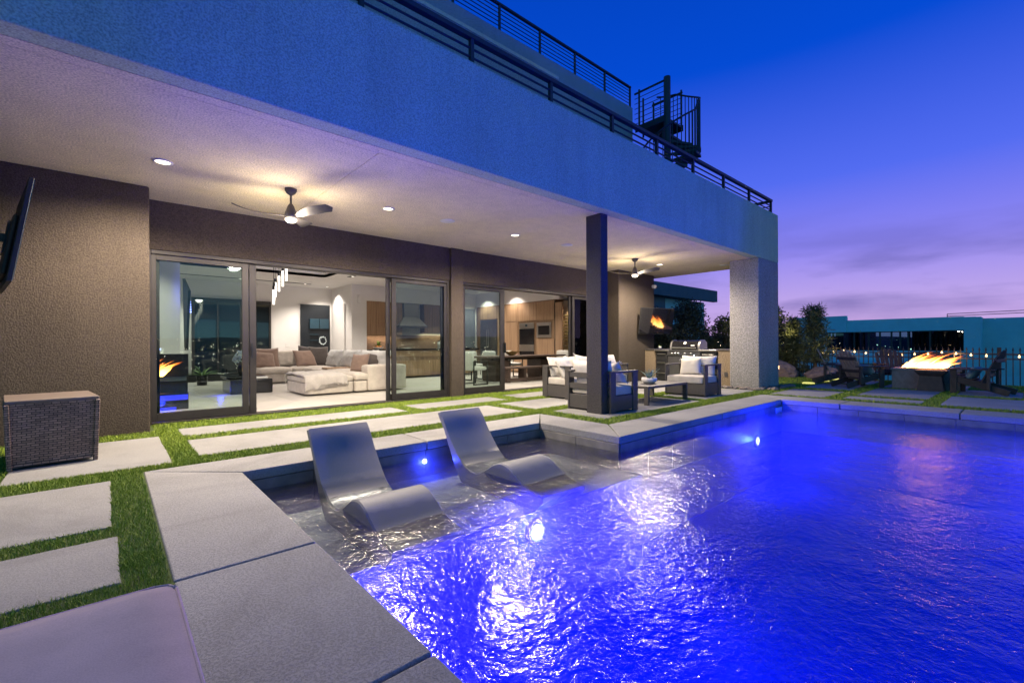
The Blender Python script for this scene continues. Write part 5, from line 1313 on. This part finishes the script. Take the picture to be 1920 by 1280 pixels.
def adirondack(label, loc, rz, back='chair_lit_tan'):
    """local front is -Y"""
    t = thing('adirondack_chair', label, 'adirondack chair', loc, rz, 'adirondack chairs round the fire pit')
    D = M['chair_brown']
    for s in (-1, 1):
        MB().add([], []).bar((s * .27, -.36, .33), (s * .27, .52, .05), .028, .13).build('stringer', D, t, .003, 1)
        MB().box(s * .31 - .03 * (s > 0) - .0, s * .31 + .03 * (s < 0), -.39, -.28, 0, .52).build('front_leg', D, t, .003, 1)
        MB().prism([(s * .24, -.46), (s * .40, -.46), (s * .41, -.2), (s * .35, .33), (s * .28, .33), (s * .26, -.2)], .52, .548).build('armrest', D, t, .004, 1)
        MB().box(s * .33 - .03, s * .33 + .03, .20, .25, .10, .52).build('rear_leg', D, t, .003, 1)
        MB().box(s * .30 - .012, s * .30 + .012, -.36, -.30, .40, .52).build('arm_bracket', D, t)
    for k in range(5):
        y = -.37 + .115 * k; z = .385 - .30 * (.115 * k) / .88
        MB().box(-.28, .28, y, y + .10, z, z + .024).build('seat_slat', D, t, .003, 1).rotation_euler = (0, 0, 0)
    la = R(24); hts = (.66, .74, .78, .78, .74, .66); n = 6
    for k in range(n):
        x0 = -.275 + .55 * k / n + .006; x1 = -.275 + .55 * (k + 1) / n - .006
        m_ = MB(); h = hts[k] + .04; q = 5; vs = []
        fan_ = (k - 2.5) * .016
        prof = [(x0, 0), (x1, 0), (x1 + fan_, h - .05), (x1 + fan_ - .016, h - .012), ((x0 + x1) / 2 + fan_, h), (x0 + fan_ + .016, h - .012), (x0 + fan_, h - .05)]
        nn = len(prof)
        for th_ in (0, .022):
            for x, u in prof: vs.append((x, .06 + u * math.sin(la) + th_ * math.cos(la), .21 + u * math.cos(la) - th_ * math.sin(la)))
        m_.add(vs, [tuple(range(nn)), tuple(range(2 * nn - 1, nn - 1, -1))] + [(i + nn, (i + 1) % nn + nn, (i + 1) % nn, i) for i in range(nn)]).build('back_slat', M[back], t)
    for u in (.24, .58):
        MB().box(-.30, .30, .06 + u * math.sin(la) + .027, .06 + u * math.sin(la) + .055, .21 + u * math.cos(la) - .05, .21 + u * math.cos(la) + .02).build('back_brace', D, t, .003, 1)
    return t
def face(x, y, tx, ty): return math.atan2(tx - x, -(ty - y))
CH = [('tan slatted adirondack chair in profile beside the pine tree', 15.0, 3.55, 15.6, 1.5, 'chair_lit_tan'), ('tan slatted adirondack chair with its back to the pool, second from the pine tree', 14.25, 2.86, 15.4, 1.9, 'chair_lit_tan'),
      ('dark red brown adirondack chair facing the pool behind the fire pit', 16.45, 2.55, 15.2, 2.0, 'chair_brown'), ('dark adirondack chair in profile at the fence end of the fire pit', 14.30, .74, 14.55, 2.2, 'chair_brown')]
for lb, x, y, tx, ty, bk in CH: adirondack(lb, (x, y, 0), face(x, y, tx, ty), bk)
for k, (x, y, tx, ty, lb) in enumerate([(15.05, 3.38, 15.6, 1.5, 'pale teal pillow on the adirondack chair beside the pine tree'), (14.40, 2.70, 15.4, 1.9, 'pale teal pillow on the adirondack chair with its back to the pool'), (14.32, .88, 14.55, 2.2, 'pale teal pillow on the dark adirondack chair by the fence')]):
    pillow('chair_pillow', lb, 'pillow', (x, y, .30), face(x, y, tx, ty), R(-24), .46, .32, .15, M['teal_pillow'], 60 + k, 'pillows on the adirondack chairs', False, 0, .3)

# ---- iron fence with spear tips
FA, FB = Vector((17.45, -3.2, 0)), Vector((18.9, 10.5, 0))
t = thing('iron_fence', 'black iron fence with spear tipped pickets behind the fire pit and pine tree', 'fence', (FA.x, FA.y, -.35))
fd = (FB - FA); fl_ = fd.length; fd /= fl_
n = int(fl_ / .125); pk = None
for i in range(n + 1):
    s_ = fl_ * i / n; p = fd * s_; ht = 1.30 + .10 * i / n
    if i % 20 == 10:
        MB().box(p.x - .04, p.x + .04, p.y - .04, p.y + .04, -.3, ht - .0).build('post', M['chair_brown'], t); continue
    if pk is None:
        pk = MB().box(-.011, .011, -.011, .011, 0, 1.24).add([(-.02, 0, 1.25), (0, -.02, 1.25), (.02, 0, 1.25), (0, .02, 1.25), (0, 0, 1.34), (0, 0, 1.215)], [(0, 1, 4), (1, 2, 4), (2, 3, 4), (3, 0, 4), (1, 0, 5), (2, 1, 5), (3, 2, 5), (0, 3, 5)]).build('picket', M['chair_brown'], t); pk.location = (p.x, p.y, 0)
    else: share('picket', pk, t, (p.x, p.y, 0), 0, (1, 1, ht / 1.32))
for z0, z1 in ((.10, .10), (1.0, 1.07), (1.13, 1.21)):
    MB().bar((0, 0, z0), (fd.x * fl_, fd.y * fl_, z1), .03, .03).build('rail', M['chair_brown'], t)

# ---- string lights on the fence
t = thing('string_lights', 'string of small warm globe bulbs draped along the iron fence', 'string lights', (FA.x - .08, FA.y, .55))
pts = []; prev = None; bl = None
nb = 46; off = Vector((-.08, 0, 0))
for i in range(nb * 3 + 1):
    s_ = fl_ * i / (nb * 3); sag = .10 * (1 - (2 * ((s_ / 2.4) % 1) - 1) ** 2)
    pts.append((fd.x * s_, fd.y * s_, .30 + .10 * s_ / fl_ - sag))
MB().path(pts, .006, 5).build('cord', M['black_metal'], t)
for i in range(1, nb * 3, 3):
    p = pts[i]; jx = random.uniform(-.02, .02)
    if bl is None: bl = MB().lathe([(.010, .01), (.010, -.015), (.024, -.035), (.022, -.052), (.001, -.062)], 10).build('bulb', M['bulb'], t, smooth=True); bl.location = p
    else: share('bulb', bl, t, (p[0] + jx, p[1], p[2] + random.uniform(-.015, .01)))
for k in range(3): lamp('POINT', 'string_glow', t, (fd.x * (4.6 + 2.6 * k), fd.y * (4.6 + 2.6 * k), .2), 9, (1, .62, .28), .1)

# ---- boulders, ground lights
def boulder(x, y, sx, sy, sz, seed, lb):
    from mathutils import noise as mn
    bm = bmesh.new(); bmesh.ops.create_icosphere(bm, subdivisions=4, radius=1)
    for v in bm.verts:
        c = v.co.copy(); k = 1 + .30 * mn.noise(c * 1.1 + Vector((seed, 0, 0))) + .12 * abs(mn.noise(c * 3 + Vector((0, seed, 0)))) + .04 * mn.noise(c * 9)
        c = c * k; c.x = round(c.x * 3.2) / 3.2 * .4 + c.x * .6; c.z = max(-.35, c.z); v.co = Vector((c.x * sx, c.y * sy, c.z * sz))
    me = bpy.data.meshes.new('boulder'); bm.to_mesh(me); bm.free(); me.materials.append(M['boulder'])
    o = bpy.data.objects.new('boulder', me); COL.objects.link(o); o.location = (x, y, sz * .25); tag(o, lb, 'boulder'); return o
boulder(17.0, 5.55, .40, .50, .40, 3, 'angular reddish boulder between the light pillar and the pine trunk'); boulder(17.2, 4.35, .38, .55, .28, 8, 'low reddish boulder on the other side of the pine trunk')
for k, (x, y) in enumerate([(14.4, 4.02), (15.6, 3.98), (16.55, 3.92)]):
    o = MB().lathe([(.001, .03), (.13, .03), (.15, .012), (.15, -.01), (.001, -.01)], 20).build('ground_light', M['ground_led'], None, smooth=True, loc=(x, y, .012)); tag(o, ['round yellow ground light in the lawn nearest the pillar', 'round yellow ground light in the lawn between two others', 'round yellow ground light in the lawn nearest the adirondack chairs'][k], 'ground light', 'ground lights in the lawn')
def spot(x, y, z, lb, aim, pw, cone=70):
    t = thing('garden_spotlight', lb, 'spotlight', (x, y, z)); MB().lathe([(.03, 0), (.04, .08), (.035, .08), (.001, .06)], 12).build('housing', M['black_metal'], t); MB().ico((0, 0, .085), .028, 1).build('lens', M['bulb'], t)
    d = Vector(aim) - Vector((x, y, z + .12)); lamp('SPOT', 'spot', t, (0, 0, .13), pw, (1, .82, .45), .03, R(cone), rot=d.to_track_quat('-Z', 'Y').to_euler())
spot(16.4, 5.55, 0, 'small lit garden spotlight on the ground beside the pillar, shining up the trees', (17.6, 6.2, 1.5), 420); spot(17.0, 3.95, .0, 'small lit garden spotlight behind the low boulder, shining up the pine', (17.55, 4.72, 1.5), 300)

# ---- trees
def leaf_mesh(name, centers, per, spread_, size, mat, parent, seed, long=1.0):
    rg = np.random.default_rng(seed); C = np.repeat(np.array(centers, float), per, 0); n = len(C)
    sp = C[:, 3:4] if C.shape[1] > 3 else spread_
    d = rg.normal(0, 1, (n, 3)); d /= np.linalg.norm(d, axis=1, keepdims=True); rr = rg.uniform(.25, 1, (n, 1)) ** .5
    Pn = C[:, :3] + d * rr * sp
    a = rg.normal(0, 1, (n, 3)) + d * .6; a /= np.linalg.norm(a, axis=1, keepdims=True); b_ = np.cross(a, rg.normal(0, 1, (n, 3))); b_ /= np.linalg.norm(b_, axis=1, keepdims=True)
    L = size * rg.uniform(.6, 1.3, (n, 1)) * long; Wd = size * rg.uniform(.35, .6, (n, 1)) / long ** .5
    V = np.stack([Pn - b_ * Wd * .5, Pn + a * L * .5 - b_ * 0, Pn + a * L, Pn + a * L * .45 + b_ * Wd * .5], 1); V[:, 1] = Pn + a * L * .45 - b_ * Wd * .6; V[:, 0] = Pn
    me = bpy.data.meshes.new(name); me.vertices.add(n * 4); me.vertices.foreach_set('co', V.reshape(-1)); me.loops.add(n * 4); me.loops.foreach_set('vertex_index', np.arange(n * 4))
    me.polygons.add(n); me.polygons.foreach_set('loop_start', np.arange(n) * 4); me.polygons.foreach_set('loop_total', np.full(n, 4))
    cl = np.repeat(rg.uniform(0, 1, len(centers)), per); v = np.clip(.5 * cl + .5 * rg.uniform(0, 1, n), 0, 1)
    me.attributes.new('rnd', 'FLOAT', 'POINT').data.foreach_set('value', np.repeat(v, 4)); me.update(); me.materials.append(M[mat])
    o = bpy.data.objects.new(name, me); COL.objects.link(o); o.parent = parent; return o
def tree(name, label, loc, h, w, seed, mat, nclump, per, size, trunk_h, group, clump=.30):
    rnd = random.Random(seed); t = thing(name, label, 'tree', loc, 0, group)
    tk = MB(); tk.tube((0, 0, 0), (.04, .02, trunk_h), .09, 9, .06); ends = []
    for k in range(9):
        a = k * 2.4; e_ = (w * .55 * math.cos(a) * rnd.uniform(.5, 1), w * .55 * math.sin(a) * rnd.uniform(.5, 1), trunk_h + (h - trunk_h) * rnd.uniform(.25, .8)); mid = (e_[0] * .4, e_[1] * .4, trunk_h + (e_[2] - trunk_h) * .5)
        z0 = trunk_h * rnd.uniform(.55, 1); tk.tube((.02, .01, z0), mid, .045, 6, .03); tk.tube(mid, e_, .03, 6, .012)
    tk.build('trunk', M['bark'], t, smooth=True)
    cs = []
    for k in range(nclump):
        a = rnd.uniform(0, 6.28); zz = rnd.uniform(.16, 1.0); rr = w * (1 - .55 * max(0, zz - .6) / .4) * rnd.uniform(.35, 1.0) * (.75 + .25 * math.sin(zz * 3.1))
        cs.append((rr * math.cos(a), rr * math.sin(a), h * zz - .1, clump * rnd.uniform(.6, 1.15)))
    leaf_mesh('crown', cs, per, clump, size, mat, t, seed); return t
G_ = 'dark bushy trees beyond the outdoor kitchen'
tree('shade_tree', 'dark bushy tree behind the wall television', (16.6, 10.1, -.3), 2.8, 1.0, 1, 'leaf_dark', 130, 90, .10, .7, G_); tree('shade_tree', 'tallest dark bushy tree, straight behind the grill', (16.9, 8.85, -.3), 3.0, 1.05, 2, 'leaf_dark', 150, 90, .10, .7, G_)
tree('shade_tree', 'dark bushy tree between the grill tree and the light pillar', (17.6, 7.55, -.3), 2.45, .75, 3, 'leaf_dark', 90, 90, .10, .6, G_); tree('shade_tree', 'dark bushy tree right behind the light pillar, lit from below', (18.1, 6.35, -.3), 2.75, .78, 4, 'leaf_dark', 120, 90, .10, .5, G_)
tree('shade_tree', 'low dark tree filling the gap under the wall television', (18.2, 11.3, -.3), 2.3, .9, 5, 'leaf_dark', 100, 90, .10, .5, G_)
def pine(label, loc, h, w, seed, nb_=46):
    rnd = random.Random(seed); t = thing('pine_tree', label, 'tree', loc, 0, 'small pines by the fence'); tk = MB(); pts_ = [(0, 0, 0), (.03, -.02, h * .35), (-.02, .03, h * .7), (0, 0, h * .97)]
    for a, b_, r0, r1 in zip(pts_[:-1], pts_[1:], (.07, .05, .03), (.05, .03, .008)): tk.tube(a, b_, r0, 8, r1)
    cs = []
    for k in range(nb_):
        z = h * (.16 + .8 * (k + .5) / nb_); a = k * 2.4 + rnd.uniform(-.4, .4); L = w * (1.02 - .78 * (z / h)) * rnd.uniform(.55, 1.1); up = rnd.uniform(.15, .5)
        e_ = (L * math.cos(a), L * math.sin(a), z + L * up); tk.tube((0, 0, z), e_, .014, 5, .005)
        for q in (.45, .75, 1.0): cs.append((e_[0] * q, e_[1] * q, z + L * up * q, .085 + .03 * q))
    for q in range(4): cs.append((rnd.uniform(-.05, .05), rnd.uniform(-.05, .05), h * (.93 + .02 * q), .07))
    tk.build('trunk', M['bark'], t, smooth=True); leaf_mesh('crown', cs, 30, .1, .075, 'leaf_pine', t, seed, 2.2); return t
pine('small upright pine tree with visible trunk behind the boulders', (17.55, 4.72, 0), 2.30, .74, 5, 50); pine('thin shorter pine tree beside the upright pine', (17.75, 5.42, 0), 1.95, .50, 6, 36)
def shrub(x, y, h, w, sd, lb):
    t = thing('shrub', lb, 'shrub', (x, y, 0)); cs = [(random.gauss(0, w * .5), random.gauss(0, w * .5), random.uniform(.1, h), .12) for _ in range(16)]; leaf_mesh('foliage', cs, 60, .1, .06, 'leaf_dark', t, sd)
    MB().tube((0, 0, 0), (0, 0, h * .7), .02, 6, .008).build('stem', M['bark'], t)
shrub(17.25, 5.0, .35, .3, 71, 'low dark shrub between the reddish boulder and the pine trunk'); shrub(17.6, 3.7, .4, .2, 72, 'small flowering shrub behind the low boulder, lit by a spotlight')

# ---- neighbouring houses
NX = 48.0
t = thing('neighbour_house', 'low modern blue grey house with a long dark window wall beyond the fence', 'house', (NX, 0, -6))
def nbx(name, y0, y1, z0, z1, m, x0=0, x1=.4, parent=None): return B(x0, x1, y0, y1, z0 + 6, z1 + 6).build(name, M[m], parent or t)
ZT = 3.05
nbx('wall', 2.62, 3.25, -6, 3.02, 'house_teal'); nbx('wall', 3.25, 10.5, 2.05, 3.06, 'house_teal'); nbx('wall', 10.5, 14.6, 2.05, 3.46, 'house_teal', -.15)
nbx('wall', 3.25, 14.6, -6, .46, 'house_teal'); nbx('wall', 12.0, 14.6, .46, 2.05, 'house_teal')
nbx('wall', -14, 2.6, -6, 2.95, 'house_teal', 2.2, 2.6); nbx('return_wall', 2.35, 2.62, -6, 3.0, 'house_teal', 0, 2.2)
nbx('balcony_wall', 3.3, 6.2, .02, .40, 'curtain', -.5, -.3); nbx('balcony_wall', 6.2, 12, -.5, -.38, 'house_teal', -3.0, -.0)
nbx('garden_wall', -14, 16, -6, -1.1, 'house_teal', -5.2, -5.0)
for y0, y1, dark in ((3.25, 5.15, 0), (5.15, 6.45, 0), (6.45, 6.95, 1), (6.95, 7.5, 1), (7.5, 8.25, 1), (8.25, 9.0, 1), (9.0, 10.0, 0), (10.0, 12.0, 0)):
    f = MB().box(.18, .28, y0, y0 + .06, 6.46, 8.05).box(.18, .28, y1 - .06, y1, 6.46, 8.05).box(.18, .28, y0 + .06, y1 - .06, 7.98, 8.05).box(.18, .28, y0 + .06, y1 - .06, 6.46, 6.52)
    if dark: f.box(.18, .28, y0 + .06, y1 - .06, 7.42, 7.48)
    f = f.build('window', M['bronze_frame'], t); B(.22, .25, y0 + .06, y1 - .06, 6.52, 7.98).build('pane', M['tinted_glass'], f)
cu = MB()
for y0, y1 in ((3.4, 6.4), (9.1, 12)):
    k = y0
    while k < y1: cu.box(.5, .62, k, k + .16, 6.5, 8.0); k += .27
cu.build('curtain', M['curtain'], t); nbx('room_back', 3.25, 6.42, .46, 2.05, 'black_matte', 3, 3.1); nbx('room_back', 9.02, 12, .46, 2.05, 'black_matte', 3, 3.1)
MB().box(.4, 12, 2.6, 14.6, 8.9, 8.95).box(2.6, 12, -14, 2.599, 8.9, 8.94).build('roof', M['house_dark'], t)
rl = MB()
for z in (9.15, 9.32): rl.tube((.6, -14, z + .25), (.6, 4.2, z), .025, 5)
rl.tube((.6, 4.2, 8.95), (.6, 4.2, 9.32), .025, 5); rl.build('roof_rail', M['rail_metal'], t)
t = thing('neighbour_house', 'dark flat roofed house with a deep overhang behind the bushy trees', 'house', (29, 18, -3))
B(-6, 10.8, 0, .4, 7.72, 8.68).build('fascia', M['house_dark'], t); B(-6, 10.7, .4, 9, 8.0, 8.5).build('roof', M['house_dark'], t)
B(3.2, 10.4, 1.0, 1.3, 0, 7.72).build('wall', M['house_teal'], t); B(-6, 3.2, .6, 1.3, 0, 7.72).build('wall', M['house_dark'], t); B(10.1, 10.4, 1.3, 9, 0, 7.72).build('side_wall', M['house_teal'], t)
f = B(5.2, 7.2, .96, .999, 3.6, 5.6).build('window', M['bronze_frame'], t); B(5.28, 7.12, .94, .955, 3.68, 5.52).build('pane', M['dark_glass'], f)

# ---- lights of the town far below
def city():
    rg = np.random.default_rng(3); n = 2600; vs = []; fs = []
    ang = rg.uniform(R(150), R(345), n); rr = 500 + 5500 * rg.uniform(0, 1, n) ** 1.3
    m_ = MB()
    for a, r_ in zip(ang, rr):
        s_ = r_ * .0006 * rg.uniform(.5, 1.3); x, y, z = r_ * math.cos(a), r_ * math.sin(a), -60 + rg.uniform(0, 12) + max(0, r_ - 2200) / 3800 * rg.uniform(0, 150)
        m_.add([(x - s_, y, z), (x, y - s_, z), (x + s_, y, z), (x, y + s_, z), (x, y, z + s_), (x, y, z - s_)], [(0, 1, 4), (1, 2, 4), (2, 3, 4), (3, 0, 4), (1, 0, 5), (2, 1, 5), (3, 2, 5), (0, 3, 5)])
    for i in range(380):                      # and the town on the far side, under the hills
        a = rg.uniform(R(-30), R(32)); r_ = rg.uniform(1800, 6000); s_ = r_ * .0005 * rg.uniform(.5, 1.2); x, y, z = r_ * math.cos(a), r_ * math.sin(a), -r_ * .0122 + rg.uniform(0, 1) ** 1.6 * r_ * .022
        m_.add([(x - s_, y, z), (x, y - s_, z), (x + s_, y, z), (x, y + s_, z), (x, y, z + s_), (x, y, z - s_)], [(0, 1, 4), (1, 2, 4), (2, 3, 4), (3, 0, 4), (1, 0, 5), (2, 1, 5), (3, 2, 5), (0, 3, 5)])
    m_.build('city_lights', M['city'])['kind'] = 'stuff'
city()
def hills():
    from mathutils import noise as mn
    n = 160; vs = []; fs = []
    for k in range(n):
        a = 2 * math.pi * k / n; h = 90 + 110 * mn.noise(Vector((3 * math.cos(a), 3 * math.sin(a), 0))) + 25 * mn.noise(Vector((14 * math.cos(a), 14 * math.sin(a), 3)))
        for r_, z in ((6300, -70), (6700, -60 + (h + 60) * .6), (7300, max(20, h)), (8800, -70)): vs.append((r_ * math.cos(a), r_ * math.sin(a), z))
    for k in range(n):
        for j in range(3): fs.append((k * 4 + j, k * 4 + j + 1, ((k + 1) % n) * 4 + j + 1, ((k + 1) % n) * 4 + j))
    MB().add(vs, fs).build('hills', M['hill'], smooth=True)['kind'] = 'structure'
hills()
